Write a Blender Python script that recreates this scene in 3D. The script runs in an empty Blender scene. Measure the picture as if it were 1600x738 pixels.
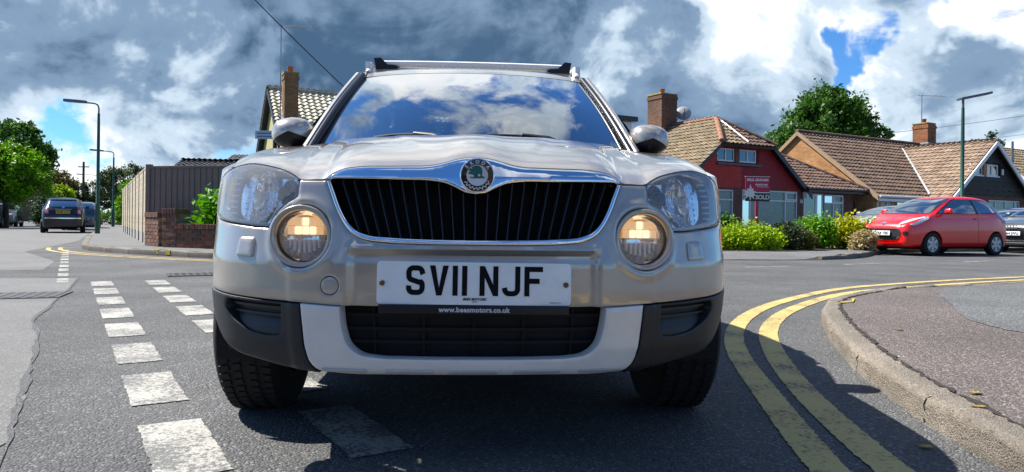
import bpy, bmesh, math, random
import numpy as np
from mathutils import Vector, Matrix
from mathutils.geometry import delaunay_2d_cdt
random.seed(7); RNG = np.random.default_rng(11)
SC = bpy.context.scene; COL = SC.collection
rad = math.radians
# ------------------------------------------------------------------ camera
cam = bpy.data.cameras.new('camera'); camo = bpy.data.objects.new('camera', cam); COL.objects.link(camo)
cam.sensor_width = 36.0; cam.lens = 36.0*1110/1600; cam.shift_y = -23/1600; cam.clip_end = 3000; cam.clip_start = 0.05
camo.matrix_world = Matrix.Translation((0, 0, .72)) @ Matrix.Rotation(rad(90), 4, 'X') @ Matrix.Rotation(rad(.7), 4, 'Z')
SC.camera = camo
# ------------------------------------------------------------------ light, sky, exposure
SUN_DIR = Vector((-.76, .28, 1.0)).normalized()          # towards the sun
sun = bpy.data.lights.new('sun', 'SUN'); sun.energy = 5.0; sun.angle = rad(.5); sun.color = (1.0, .955, .88)
suno = bpy.data.objects.new('sun', sun); COL.objects.link(suno)
suno.rotation_euler = SUN_DIR.to_track_quat('Z', 'Y').to_euler()
SC.view_settings.view_transform = 'Standard'; SC.view_settings.look = 'None'
SC.view_settings.gamma = 1; SC.view_settings.use_curve_mapping = False
SC.view_settings.exposure = 1.2
SC.render.engine = 'CYCLES'
def build_world():
    w = bpy.data.worlds.new('World'); SC.world = w; w.use_nodes = True
    nt = w.node_tree; N = nt.nodes; L = nt.links; N.clear()
    def nd(t, **k):
        n = N.new(t)
        for a, b in k.items(): setattr(n, a, b)
        return n
    def val(x, sock):
        if isinstance(x, (int, float)): sock.default_value = x
        else: L.new(x, sock)
    def M(op, a, b=0.0, c=0.0, clamp=False):
        n = nd('ShaderNodeMath', operation=op, use_clamp=clamp); val(a, n.inputs[0]); val(b, n.inputs[1]); val(c, n.inputs[2]); return n.outputs[0]
    def ss(x, a, b, lo=0.0, hi=1.0):
        n = nd('ShaderNodeMapRange', interpolation_type='SMOOTHSTEP'); val(x, n.inputs[0])
        for i, q in enumerate((a, b, lo, hi)): n.inputs[i+1].default_value = q
        return n.outputs[0]
    out = nd('ShaderNodeOutputWorld'); bg = nd('ShaderNodeBackground'); L.new(bg.outputs[0], out.inputs[0]); bg.inputs[1].default_value = .1
    tc = nd('ShaderNodeTexCoord'); nrm = nd('ShaderNodeVectorMath', operation='NORMALIZE'); L.new(tc.outputs['Generated'], nrm.inputs[0]); D = nrm.outputs[0]
    sep = nd('ShaderNodeSeparateXYZ'); L.new(D, sep.inputs[0])
    sky = nd('ShaderNodeTexSky', sky_type='NISHITA', sun_disc=False); sky.sun_elevation = math.asin(SUN_DIR.z)
    sky.sun_rotation = math.atan2(SUN_DIR.x, SUN_DIR.y); sky.air_density = 1.0; sky.dust_density = .3; sky.ozone_density = 3.0
    # deeper, more saturated blue as in the photograph
    tint = nd('ShaderNodeMix', data_type='RGBA', blend_type='MULTIPLY'); tint.inputs[0].default_value = 1.0
    L.new(sky.outputs[0], tint.inputs[6]); tint.inputs[7].default_value = (.26, .50, .76, 1)
    # cloud deck: directions projected on a layer overhead
    zc = M('MAXIMUM', sep.outputs[2], 0.0); den = M('ADD', M('MULTIPLY', zc, .62), .40)
    comb = nd('ShaderNodeCombineXYZ'); L.new(M('DIVIDE', sep.outputs[0], den), comb.inputs[0]); L.new(M('DIVIDE', sep.outputs[1], den), comb.inputs[1])
    def noise(scale, detail, rough, dist, off, lac=2.0):
        ad = nd('ShaderNodeVectorMath', operation='ADD'); L.new(comb.outputs[0], ad.inputs[0]); ad.inputs[1].default_value = off
        n = nd('ShaderNodeTexNoise'); L.new(ad.outputs[0], n.inputs['Vector']); n.inputs['Scale'].default_value = scale; n.inputs['Detail'].default_value = detail
        n.inputs['Roughness'].default_value = rough; n.inputs['Distortion'].default_value = dist; n.inputs['Lacunarity'].default_value = lac
        return n.outputs['Fac']
    n1 = noise(1.7, 6, .55, .25, (3.1, 7.7, 0)); n2 = noise(2.4, 8, .56, .5, (11.3, 2.2, 5)); n3 = noise(6.5, 7, .62, .5, (1.7, 9.1, 2))
    # ragged lobes: bend the direction by noise first
    wn = nd('ShaderNodeTexNoise'); L.new(D, wn.inputs['Vector']); wn.inputs['Scale'].default_value = 5.5; wn.inputs['Detail'].default_value = 5; wn.inputs['Roughness'].default_value = .6
    wsub = nd('ShaderNodeVectorMath', operation='SUBTRACT'); L.new(wn.outputs['Color'], wsub.inputs[0]); wsub.inputs[1].default_value = (.5, .5, .5)
    wsc = nd('ShaderNodeVectorMath', operation='SCALE'); L.new(wsub.outputs[0], wsc.inputs[0]); wsc.inputs['Scale'].default_value = .34
    wad = nd('ShaderNodeVectorMath', operation='ADD'); L.new(D, wad.inputs[0]); L.new(wsc.outputs[0], wad.inputs[1]); wno = nd('ShaderNodeVectorMath', operation='NORMALIZE'); L.new(wad.outputs[0], wno.inputs[0]); DW = wno.outputs[0]
    def d_of(px, py):
        v = Vector(((px-800)/1110, 1, -(py-346)/1110 - (px-800)/1110*.0122*-1)); return v.normalized()
    def lobe(px, py, r, amp, sx=1.0):
        dp = nd('ShaderNodeVectorMath', operation='DOT_PRODUCT'); L.new(DW, dp.inputs[0]); dp.inputs[1].default_value = d_of(px, py)
        return M('MULTIPLY', ss(dp.outputs['Value'], math.cos(rad(r)), 1.0), amp)
    def lobes(base, lst):
        for a in lst: base = M('ADD', base, lobe(*a))
        return base
    # where the deck opens to blue, and where it is thick (grey) or thin (white)
    cov = M('ADD', M('ADD', M('MULTIPLY', n1, 1.0), M('MULTIPLY', n3, .40)), -.27)
    cov = lobes(cov, COVER)
    a = ss(cov, .455, .565)
    thick = M('ADD', M('ADD', M('MULTIPLY', n2, 1.25), M('MULTIPLY', n3, .42)), -.335)
    thick = lobes(thick, THICK)
    ramp = nd('ShaderNodeValToRGB'); cr = ramp.color_ramp; cr.interpolation = 'EASE'
    for i, (p, c) in enumerate(CLOUD_RAMP):
        e = cr.elements[i] if i < 2 else cr.elements.new(p); e.position = p; e.color = (*c, 1)
    L.new(thick, ramp.inputs[0])
    mul = nd('ShaderNodeVectorMath', operation='SCALE'); L.new(ramp.outputs[0], mul.inputs[0]); mul.inputs['Scale'].default_value = 10.0*CLOUD_GAIN
    mix = nd('ShaderNodeMix', data_type='RGBA'); L.new(a, mix.inputs[0]); L.new(tint.outputs[2], mix.inputs[6]); L.new(mul.outputs[0], mix.inputs[7])
    L.new(mix.outputs[2], bg.inputs[0])
CLOUD_GAIN = .52
CLOUD_RAMP = [(.28, (1.0, 1.0, 1.0)), (.98, (.06, .12, .215)), (.41, (.90, .95, 1.0)), (.53, (.56, .68, .80)), (.70, (.205, .31, .45))]
# direction given by where it appears in the photo (px, py), radius in degrees, amount
COVER = [(385, 258, 6.5, -.30), (1365, 76, 3.9, -.26), (1305, 95, 3.2, -.15), (95, 285, 6, -.12), (740, 40, 34, .31), (1450, 160, 20, .22), (100, 110, 20, .22), (1150, 140, 14, .16)]
THICK = [(740, 120, 46, .07), (640, 70, 13, .22), (470, 60, 11, .15), (760, 30, 10, .12), (920, 30, 6, .22), (60, 20, 10, .12), (250, 25, 10, .12), (560, 150, 7, .13), (240, 158, 8, .15), (80, 178, 7, .11), (1190, 110, 7, .17), (1040, 160, 8, .18), (1450, 60, 8, .10), (1520, 120, 6, .05), (1000, 60, 6, .06),
         (50, 112, 6, -.17), (325, 108, 4.5, -.22), (380, 175, 6, -.06), (170, 112, 5, -.10), (300, 215, 7, -.10), (905, 105, 6, -.24), (1120, 35, 7, -.26), (1300, 160, 7, -.10), (1160, 210, 7, -.08), (470, 225, 7, -.14), (1570, 8, 4, -.3), (1500, 200, 11, -.12), (40, 235, 8, -.07), (170, 260, 8, -.10)]
build_world()
# ------------------------------------------------------------------ helpers
def link(o, parent=None):
    COL.objects.link(o)
    if parent is not None: o.parent = parent
    return o
def mesh_obj(name, verts, faces, mat=None, parent=None, smooth=None, mats=None, mi=None):
    me = bpy.data.meshes.new(name); me.from_pydata([tuple(map(float, v)) for v in verts], [], [tuple(int(i) for i in f) for f in faces])
    for m in (mats or ([mat] if mat else [])): me.materials.append(m)
    if mi is not None: me.polygons.foreach_set('material_index', np.asarray(mi, dtype=np.int32))
    if smooth is not None:
        me.shade_smooth()
        if smooth < 180: me.set_sharp_from_angle(angle=rad(smooth))
    me.update()
    return link(bpy.data.objects.new(name, me), parent)
def share(name, src, parent=None):
    o = bpy.data.objects.new(name, src.data); return link(o, parent)
def thing(name, label, cat, loc=(0,0,0), rz=0.0, group=None):
    o = bpy.data.objects.new(name, None); o.empty_display_size = .2; link(o); o.location = loc; o.rotation_euler = (0, 0, rz); return tag(o, label, cat, group)
def tag(o, label, cat, group=None):
    o['label'] = label; o['category'] = cat
    if group: o['group'] = group
    return o
def struct(o, label=None):
    o['kind'] = 'structure'
    if label: o['label'] = label
    return o
def stuff(o, label=None, cat=None):
    o['kind'] = 'stuff'
    if label: o['label'] = label
    if cat: o['category'] = cat
    return o
class MB:
    """collects simple solids into one mesh"""
    def __init__(s): s.v = []; s.f = []; s.m = []
    def add(s, v, f, m=0):
        b = len(s.v); s.v += [tuple(map(float, p)) for p in v]; s.f += [tuple(b+int(i) for i in q) for q in f]; s.m += [m]*len(f); return s
    def box(s, a, b, m=0, M=None):
        (x0,y0,z0),(x1,y1,z1) = a, b
        v = [(x0,y0,z0),(x1,y0,z0),(x1,y1,z0),(x0,y1,z0),(x0,y0,z1),(x1,y0,z1),(x1,y1,z1),(x0,y1,z1)]
        if M is not None: v = [M @ Vector(p) for p in v]
        return s.add(v, [(0,3,2,1),(4,5,6,7),(0,1,5,4),(1,2,6,5),(2,3,7,6),(3,0,4,7)], m)
    def bbox(s, a, b, r=.01, m=0):
        """box with chamfered edges"""
        (x0,y0,z0),(x1,y1,z1) = a, b
        bm = bmesh.new(); bmesh.ops.create_cube(bm, size=1)
        for v in bm.verts: v.co = ((x0+x1)/2+v.co.x*(x1-x0), (y0+y1)/2+v.co.y*(y1-y0), (z0+z1)/2+v.co.z*(z1-z0))
        bmesh.ops.bevel(bm, geom=list(bm.edges), offset=r, segments=2, affect='EDGES', profile=.6)
        bm.verts.index_update(); s.add([tuple(v.co) for v in bm.verts], [[v.index for v in f.verts] for f in bm.faces], m); bm.free(); return s
    def tube(s, pts, r, n=8, m=0, cap=True):
        P = [Vector(p) for p in pts]; R = r if isinstance(r, (list, tuple)) else [r]*len(P); rings = []; up = None
        for i, p in enumerate(P):
            t = (P[min(i+1, len(P)-1)]-P[max(i-1, 0)]).normalized()
            if up is None: up = Vector((0,0,1)) if abs(t.z) < .9 else Vector((1,0,0))
            a = t.cross(up).normalized(); b = a.cross(t).normalized(); up = b
            rings.append([p+a*R[i]*math.cos(2*math.pi*k/n)+b*R[i]*math.sin(2*math.pi*k/n) for k in range(n)])
        v = [q for g in rings for q in g]; f = []
        for i in range(len(P)-1):
            for k in range(n):
                f.append((i*n+k, i*n+(k+1)%n, (i+1)*n+(k+1)%n, (i+1)*n+k))
        if cap: f += [tuple(range(n))[::-1], tuple((len(P)-1)*n+k for k in range(n))]
        return s.add(v, f, m)
    def lathe(s, prof, n=32, M=None, m=0, axis='Y', cap=False):
        """prof: (radius, along) pairs revolved about an axis"""
        v = []
        for r, h in prof:
            for k in range(n):
                c, q = r*math.cos(2*math.pi*k/n), r*math.sin(2*math.pi*k/n)
                p = {'Y': (c, h, q), 'Z': (c, q, h), 'X': (h, c, q)}[axis]
                v.append(M @ Vector(p) if M is not None else p)
        f = [(i*n+k, i*n+(k+1)%n, (i+1)*n+(k+1)%n, (i+1)*n+k) for i in range(len(prof)-1) for k in range(n)]
        if cap: f += [tuple(range(n)), tuple((len(prof)-1)*n+k for k in range(n))]
        return s.add(v, f, m)
    def grid(s, G, m=0, flip=False):
        G = np.asarray(G); a, b = G.shape[:2]; f = []
        for i in range(a-1):
            for j in range(b-1):
                q = (i*b+j, (i+1)*b+j, (i+1)*b+j+1, i*b+j+1); f.append(q[::-1] if flip else q)
        return s.add(G.reshape(-1, 3), f, m)
    def prism(s, poly, h0, h1, fn=None, m=0):
        """polygon (2D) extruded between h0 and h1; fn maps (a, b, h) to xyz"""
        fn = fn or (lambda a, b, h: (a, b, h)); n = len(poly)
        v = [fn(a, b, h0) for a, b in poly]+[fn(a, b, h1) for a, b in poly]
        f = [(i, (i+1) % n, n+(i+1) % n, n+i) for i in range(n)]+[tuple(range(n))[::-1], tuple(range(n, 2*n))]
        return s.add(v, f, m)
    def build(s, name, mat=None, parent=None, smooth=None, mats=None, recalc=True):
        o = mesh_obj(name, s.v, s.f, mat, parent, None, mats, s.m if mats else None)
        if recalc:
            bm = bmesh.new(); bm.from_mesh(o.data); bmesh.ops.recalc_face_normals(bm, faces=bm.faces); bm.to_mesh(o.data); bm.free()
        if smooth is not None:
            o.data.shade_smooth()
            if smooth < 180: o.data.set_sharp_from_angle(angle=rad(smooth))
        return o
def copy_tree(o, parent=None):
    c = o.copy(); link(c); c.parent = parent
    for ch in list(o.children): copy_tree(ch, c)
    return c
# ------------------------------------------------------------------ materials (all procedural)
MATS = {}
ALB = .76
def tone(c, k=None):
    """base colour for the chosen exposure, a little richer"""
    l = .3*c[0]+.59*c[1]+.11*c[2]; k = ALB if k is None else k
    return tuple(min(1, max(0, (l+(x-l)*1.12)*k)) for x in c)
def mat(name, col, rough=.6, metal=0.0, var=.12, vscale=6.0, bump=0.0, bscale=60.0, coat=0.0, spec=.5, emit=None, estr=0.0, detail=6, col2=None, dark=None, bdist=.02, island=0.0, alpha_tex=None):
    if name in MATS: return MATS[name]
    if metal < .9: col = tone(col); col2 = tone(col2) if col2 else None
    m = bpy.data.materials.new(name); m.use_nodes = True; nt = m.node_tree; N = nt.nodes; L = nt.links
    b = N['Principled BSDF']; b.inputs['Coat IOR'].default_value = 1.7; b.inputs['Roughness'].default_value = rough; b.inputs['Metallic'].default_value = metal
    b.inputs['Coat Weight'].default_value = coat; b.inputs['Coat Roughness'].default_value = .04; b.inputs['Specular IOR Level'].default_value = spec
    tc = N.new('ShaderNodeTexCoord')
    n = N.new('ShaderNodeTexNoise'); n.inputs['Scale'].default_value = vscale; n.inputs['Detail'].default_value = detail; n.inputs['Roughness'].default_value = .62
    L.new(tc.outputs['Object'], n.inputs['Vector'])
    mx = N.new('ShaderNodeMix'); mx.data_type = 'RGBA'
    c2 = col2 if col2 else tuple(min(1, c*(1+var)) for c in col); c1 = tuple(c*(1-var) for c in col) if not col2 else col
    mr = N.new('ShaderNodeMapRange'); mr.inputs[1].default_value = .33; mr.inputs[2].default_value = .67; L.new(n.outputs['Fac'], mr.inputs[0])
    L.new(mr.outputs[0], mx.inputs[0]); mx.inputs[6].default_value = (*c1, 1); mx.inputs[7].default_value = (*c2, 1)
    last = mx.outputs[2]
    if island:
        g = N.new('ShaderNodeNewGeometry'); hs = N.new('ShaderNodeHueSaturation'); L.new(last, hs.inputs['Color'])
        r2 = N.new('ShaderNodeMapRange'); r2.inputs[3].default_value = 1-island; r2.inputs[4].default_value = 1+island; L.new(g.outputs['Random Per Island'], r2.inputs[0]); L.new(r2.outputs[0], hs.inputs['Value'])
        last = hs.outputs[0]
    L.new(last, b.inputs['Base Color'])
    if bump:
        n2 = N.new('ShaderNodeTexNoise'); n2.inputs['Scale'].default_value = bscale; n2.inputs['Detail'].default_value = 5; L.new(tc.outputs['Object'], n2.inputs['Vector'])
        bp = N.new('ShaderNodeBump'); bp.inputs['Strength'].default_value = bump; bp.inputs['Distance'].default_value = bdist
        L.new(n2.outputs['Fac'], bp.inputs['Height']); L.new(bp.outputs[0], b.inputs['Normal'])
    if emit:
        b.inputs['Emission Color'].default_value = (*emit, 1); b.inputs['Emission Strength'].default_value = estr
    MATS[name] = m; return m
def glass(name, tint=(.6,.7,.72), rough=0.0, ior=1.5, mixin=1.0, tscale=3.0, haze=0.0):
    """thin pane: tinted see-through plus fresnel mirror"""
    if name in MATS: return MATS[name]
    m = bpy.data.materials.new(name); m.use_nodes = True; nt = m.node_tree; N = nt.nodes; L = nt.links; N.remove(N['Principled BSDF'])
    t = N.new('ShaderNodeBsdfTransparent'); g = N.new('ShaderNodeBsdfGlossy'); g.inputs['Roughness'].default_value = rough
    tc = N.new('ShaderNodeTexCoord'); n = N.new('ShaderNodeTexNoise'); n.inputs['Scale'].default_value = tscale; L.new(tc.outputs['Object'], n.inputs[0])
    mc = N.new('ShaderNodeMix'); mc.data_type = 'RGBA'; L.new(n.outputs['Fac'], mc.inputs[0]); mc.inputs[6].default_value = (*tint, 1); mc.inputs[7].default_value = (*[c*.93 for c in tint], 1); L.new(mc.outputs[2], t.inputs[0])
    f = N.new('ShaderNodeFresnel'); f.inputs[0].default_value = ior; s = N.new('ShaderNodeMath'); s.operation = 'MULTIPLY'; s.use_clamp = True; s.inputs[1].default_value = mixin
    x = N.new('ShaderNodeMixShader'); L.new(f.outputs[0], s.inputs[0]); L.new(s.outputs[0], x.inputs[0]); L.new(t.outputs[0], x.inputs[1]); L.new(g.outputs[0], x.inputs[2])
    last = x.outputs[0]
    if haze:
        df = N.new('ShaderNodeBsdfDiffuse'); df.inputs[0].default_value = (.85,.87,.88,1); x2 = N.new('ShaderNodeMixShader'); x2.inputs[0].default_value = haze; L.new(last, x2.inputs[1]); L.new(df.outputs[0], x2.inputs[2]); last = x2.outputs[0]
    L.new(last, N['Material Output'].inputs[0]); MATS[name] = m; return m
VOID = mat('unlit_black_cavity', (.006,.006,.007), rough=.9, var=.1)
# ------------------------------------------------------------------ panels on a curved surface
def densify(poly, step):
    P = [np.array(p, float) for p in poly]; out = []
    for i in range(len(P)):
        a, b = P[i], P[(i+1) % len(P)]; n = max(1, int(math.ceil(np.linalg.norm(b-a)/step)))
        out += [a+(b-a)*k/n for k in range(n)]
    return np.array(out)
def round_poly(pts, r=.02, n=5):
    """round the corners of a closed polygon; r may be a list per corner"""
    P = [np.array(p, float) for p in pts]; out = []; m = len(P)
    for i in range(m):
        rr = r[i] if isinstance(r, (list, tuple)) else r
        a, p, b = P[i-1], P[i], P[(i+1) % m]
        if rr <= 0: out.append(p); continue
        da, db = a-p, b-p; la, lb = np.linalg.norm(da), np.linalg.norm(db); q = min(rr, la*.48, lb*.48)
        p0, p1 = p+da/la*q, p+db/lb*q
        for k in range(n+1):
            t = k/n; out.append((1-t)**2*p0+2*t*(1-t)*p+t*t*p1)
    return np.array(out)
def smooth_curve(pts, n=8): return catmull(pts, n)
def seg_dist(Q, P):
    A = P; B = np.roll(P, -1, 0); D = B-A; L2 = (D**2).sum(1)+1e-12; out = np.full(len(Q), 1e9)
    for i in range(0, len(Q), 4000):
        q = Q[i:i+4000, None, :]-A[None]; t = np.clip((q*D[None]).sum(2)/L2, 0, 1); out[i:i+4000] = np.sqrt(((q-t[..., None]*D[None])**2).sum(2)).min(1)
    return out
def inside(Q, P):
    x, y = Q[:, 0], Q[:, 1]; c = np.zeros(len(Q), bool); n = len(P); j = n-1
    for i in range(n):
        xi, yi, xj, yj = P[i,0], P[i,1], P[j,0], P[j,1]
        c ^= ((yi > y) != (yj > y)) & (x < (xj-xi)*(y-yi)/((yj-yi) if yj != yi else 1e-12)+xi); j = i
    return c
def area(P): return .5*np.sum(P[:,0]*np.roll(P[:,1],-1)-np.roll(P[:,0],-1)*P[:,1])
def tri_region(loops, step, rings=(), estep=None):
    """2D points and triangles filling loops[0] minus loops[1:]"""
    L = [densify(l, estep or step) for l in loops]
    pts = []; edges = []
    for l in L:
        b = len(pts); pts += list(l); edges += [(b+i, b+(i+1) % len(l)) for i in range(len(l))]
    nb = len(pts); allp = [np.array(pts)]
    def dist(Q): return np.min([seg_dist(Q, l) for l in L], axis=0)
    def ins(Q):
        r = inside(Q, L[0])
        for l in L[1:]: r &= ~inside(Q, l)
        return r
    for r in rings:
        for k, l in enumerate(L):
            t = np.roll(l, -1, 0)-np.roll(l, 1, 0); t /= np.linalg.norm(t, axis=1)[:, None]+1e-12; nn = np.stack([-t[:,1], t[:,0]], 1)
            if (area(l) < 0) ^ (k > 0): nn = -nn
            q = l+nn*r; ok = ins(q); q = q[ok]
            if len(q): q = q[dist(q) > r*.93]; allp.append(q)
    mn, mx = L[0].min(0), L[0].max(0); rmax = max(rings) if rings else 0
    gx = np.arange(mn[0]+step*.5, mx[0], step); gy = np.arange(mn[1]+step*.43, mx[1], step*.87)
    if len(gx) and len(gy):
        X, Y = np.meshgrid(gx, gy); X = X+(np.arange(len(gy)) % 2)[:, None]*step*.5; Q = np.stack([X.ravel(), Y.ravel()], 1); Q = Q[ins(Q)]
        if len(Q): Q = Q[dist(Q) > rmax+step*.4]; allp.append(Q)
    P = np.vstack(allp)
    v, e, f, *_ = delaunay_2d_cdt([Vector(p) for p in P], edges, [], 0, 1e-6)
    V = np.array([(a.x, a.y) for a in v]); F = np.array([t for t in f if len(t) == 3])
    cen = V[F].mean(1); F = F[ins(cen)]
    d = dist(V)
    return V, F, d
def numeric_surf(fn):
    def g(u, v, off=0.0):
        e = 1e-3; p = fn(u, v); du = fn(u+e, v)-fn(u-e, v); dv = fn(u, v+e)-fn(u, v-e); n = np.cross(du, dv); n /= np.linalg.norm(n, axis=-1)[..., None]+1e-12
        return p+n*np.asarray(off)[..., None] if np.ndim(off) else p+n*off
    return g
def panel(name, surf, loops, m, parent, off=0.0, step=.012, er=.004, depth=.015, smooth=40, dome=None, estep=None, mirror=False):
    """a sheet cut to an outline on a curved surface, with rolled edge and flange; mirror: same at -u"""
    loops = [np.asarray(l, float) for l in loops]
    rings = (er*.3, er) if er > 0 else ()
    if dome: rings = tuple(sorted(set(rings+(dome[1]*.3, dome[1]*.65))))
    V, F, d = tri_region(loops, step, rings, estep)
    o = off(V[:,0], V[:,1]) if callable(off) else np.full(len(V), float(off))
    if er > 0:
        q = np.clip(1-d/er, 0, 1); o = o-er*(1-np.sqrt(np.clip(1-q*q, 0, 1)))
    if dome:
        h, wd = dome; q = np.clip(1-d/wd, 0, 1); o = o+h*(np.sqrt(np.clip(1-q*q, 0, 1)))
    objs = []
    for sg in ((1, -1) if mirror else (1,)):
        P = surf(V[:,0]*sg, V[:,1], o); FF = F if sg > 0 else F[:, ::-1]
        verts = list(P); faces = [tuple(t) for t in FF]
        if depth > 0:
            cnt = {}
            for t in FF:
                for a, b in ((t[0],t[1]),(t[1],t[2]),(t[2],t[0])): cnt[(a,b)] = 1
            be = [(a,b) for a,b in cnt if (b,a) not in cnt]; bv = sorted({a for e in be for a in e}); idx = {a: len(verts)+k for k, a in enumerate(bv)}
            B = surf(V[bv,0]*sg, V[bv,1], o[bv]-depth); verts += list(B)
            faces += [(b, a, idx[a], idx[b]) for a, b in be]
        # orientation: face outwards along +off
        c = V[F[0]].mean(0); p0 = surf(np.array([c[0]*sg]), np.array([c[1]]), np.array([0.]))[0]; p1 = surf(np.array([c[0]*sg]), np.array([c[1]]), np.array([.01]))[0]
        a, b_, c_ = (P[i] for i in FF[0]); nn = np.cross(b_-a, c_-a)
        if np.dot(nn, p1-p0) < 0: faces = [f[::-1] for f in faces]
        objs.append(mesh_obj(name, verts, faces, m, parent, smooth))
    return objs if mirror else objs[0]
def text_mesh(body, size, name='lettering', bold=0.0, spacing=1.0, extrude=.0006, align='CENTER', shear=0.0):
    c = bpy.data.curves.new('t', 'FONT'); c.body = body; c.size = size; c.align_x = align; c.align_y = 'CENTER'; c.offset = bold; c.space_character = spacing; c.extrude = extrude; c.shear = shear; c.resolution_u = 3
    o = bpy.data.objects.new('t', c); COL.objects.link(o); dg = bpy.context.evaluated_depsgraph_get(); me = bpy.data.meshes.new_from_object(o.evaluated_get(dg)); bpy.data.objects.remove(o); bpy.data.curves.remove(c); me.name = name; return me
def put_text(body, size, m, parent, M, **k):
    me = text_mesh(body, size, **k); me.materials.clear(); me.materials.append(m); o = link(bpy.data.objects.new('lettering', me), parent); o.matrix_local = M; return o
# ---- main car base surface: S(s, z), s = distance along the plan outline from the nose, z = height
CAR_W = 0.896
PLAN = [(0,0),(0.12,0.0025),(0.25,0.010),(0.40,0.030),(0.53,0.062),(0.64,0.105),(0.73,0.165),(0.79,0.245),(0.832,0.36),(0.862,0.52),
        (0.884,0.75),(0.893,1.0),(0.896,1.4),(0.896,2.4),(0.890,3.2),(0.872,3.6),(0.845,3.86),(0.79,4.03),(0.68,4.13),(0.5,4.18),(0.25,4.205),(0,4.21)]
def catmull(pts, n=24):
    P = np.array(pts, float); P = np.vstack([2*P[0]-P[1], P, 2*P[-1]-P[-2]])
    out = []
    for i in range(1, len(P)-2):
        p0,p1,p2,p3 = P[i-1],P[i],P[i+1],P[i+2]
        # centripetal-ish non uniform tangents
        d1=np.linalg.norm(p2-p1); d0=np.linalg.norm(p1-p0); d2=np.linalg.norm(p3-p2)
        m1=((p2-p1)/d1*d0+(p1-p0)/d0*d1)/(d0+d1)*d1; m2=((p2-p1)/d1*d2+(p3-p2)/d2*d1)/(d1+d2)*d1
        t=np.linspace(0,1,n,endpoint=False)[:,None]
        out.append((2*t**3-3*t**2+1)*p1+(t**3-2*t**2+t)*m1+(-2*t**3+3*t**2)*p2+(t**3-t**2)*m2)
    out.append(P[-2][None]); return np.vstack(out)
_pl = catmull([(-x,y) for x,y in PLAN[3:0:-1]]+PLAN)
_i0 = int(np.argmin(np.abs(_pl[:,0])+ (_pl[:,1]>1)*9)); 
_sl = np.concatenate([[0],np.cumsum(np.linalg.norm(np.diff(_pl,axis=0),axis=1))]); _sl -= _sl[_i0]
_tg = np.gradient(_pl,axis=0); _tg /= np.linalg.norm(_tg,axis=1)[:,None]
S_END = _sl[-1]
DF = ([.18,.22,.26,.30,.36,.45,.52,.60,.66,.75,.84,.90,.95,1.0],[.17,.115,.07,.040,.022,.008,0,.002,.016,.034,.055,.085,.125,.17])
DS = ([.18,.25,.35,.45,.6,.8,.88,.94,1.0,1.06,1.12],[.08,.05,.022,.01,0,.004,.012,.022,.034,.05,.075])
DR = ([.18,.25,.35,.45,.6,.7,.8,.9,1.0,1.06,1.12],[.12,.07,.03,.01,0,.01,.03,.04,.05,.06,.075])
def sstep(a,b,x):
    t=np.clip((x-a)/(b-a),0,1); return t*t*(3-2*t)
def S(s,z,off=0.0):
    s=np.asarray(s,float); z=np.asarray(z,float); sg=np.where(s<0,-1.,1.); a=np.abs(s)
    x=np.interp(a,_sl,_pl[:,0]); y=np.interp(a,_sl,_pl[:,1])
    tx=np.interp(a,_sl,_tg[:,0]); ty=np.interp(a,_sl,_tg[:,1])
    nx,ny=ty,-tx; L=np.hypot(nx,ny); nx,ny=nx/L,ny/L
    wf=sstep(.70,1.15,a); wr=sstep(3.95,4.4,a)
    d=(1-wf)*np.interp(z,*DF)+wf*(1-wr)*np.interp(z,*DS)+wr*np.interp(z,*DR)
    d=d+0.006*sstep(.515,.54,a)*(1-wf)
    o=off-d
    # keep the inset mostly rearward at the nose
    return np.stack([sg*(x+nx*o),y+ny*o,z],-1)
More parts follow.
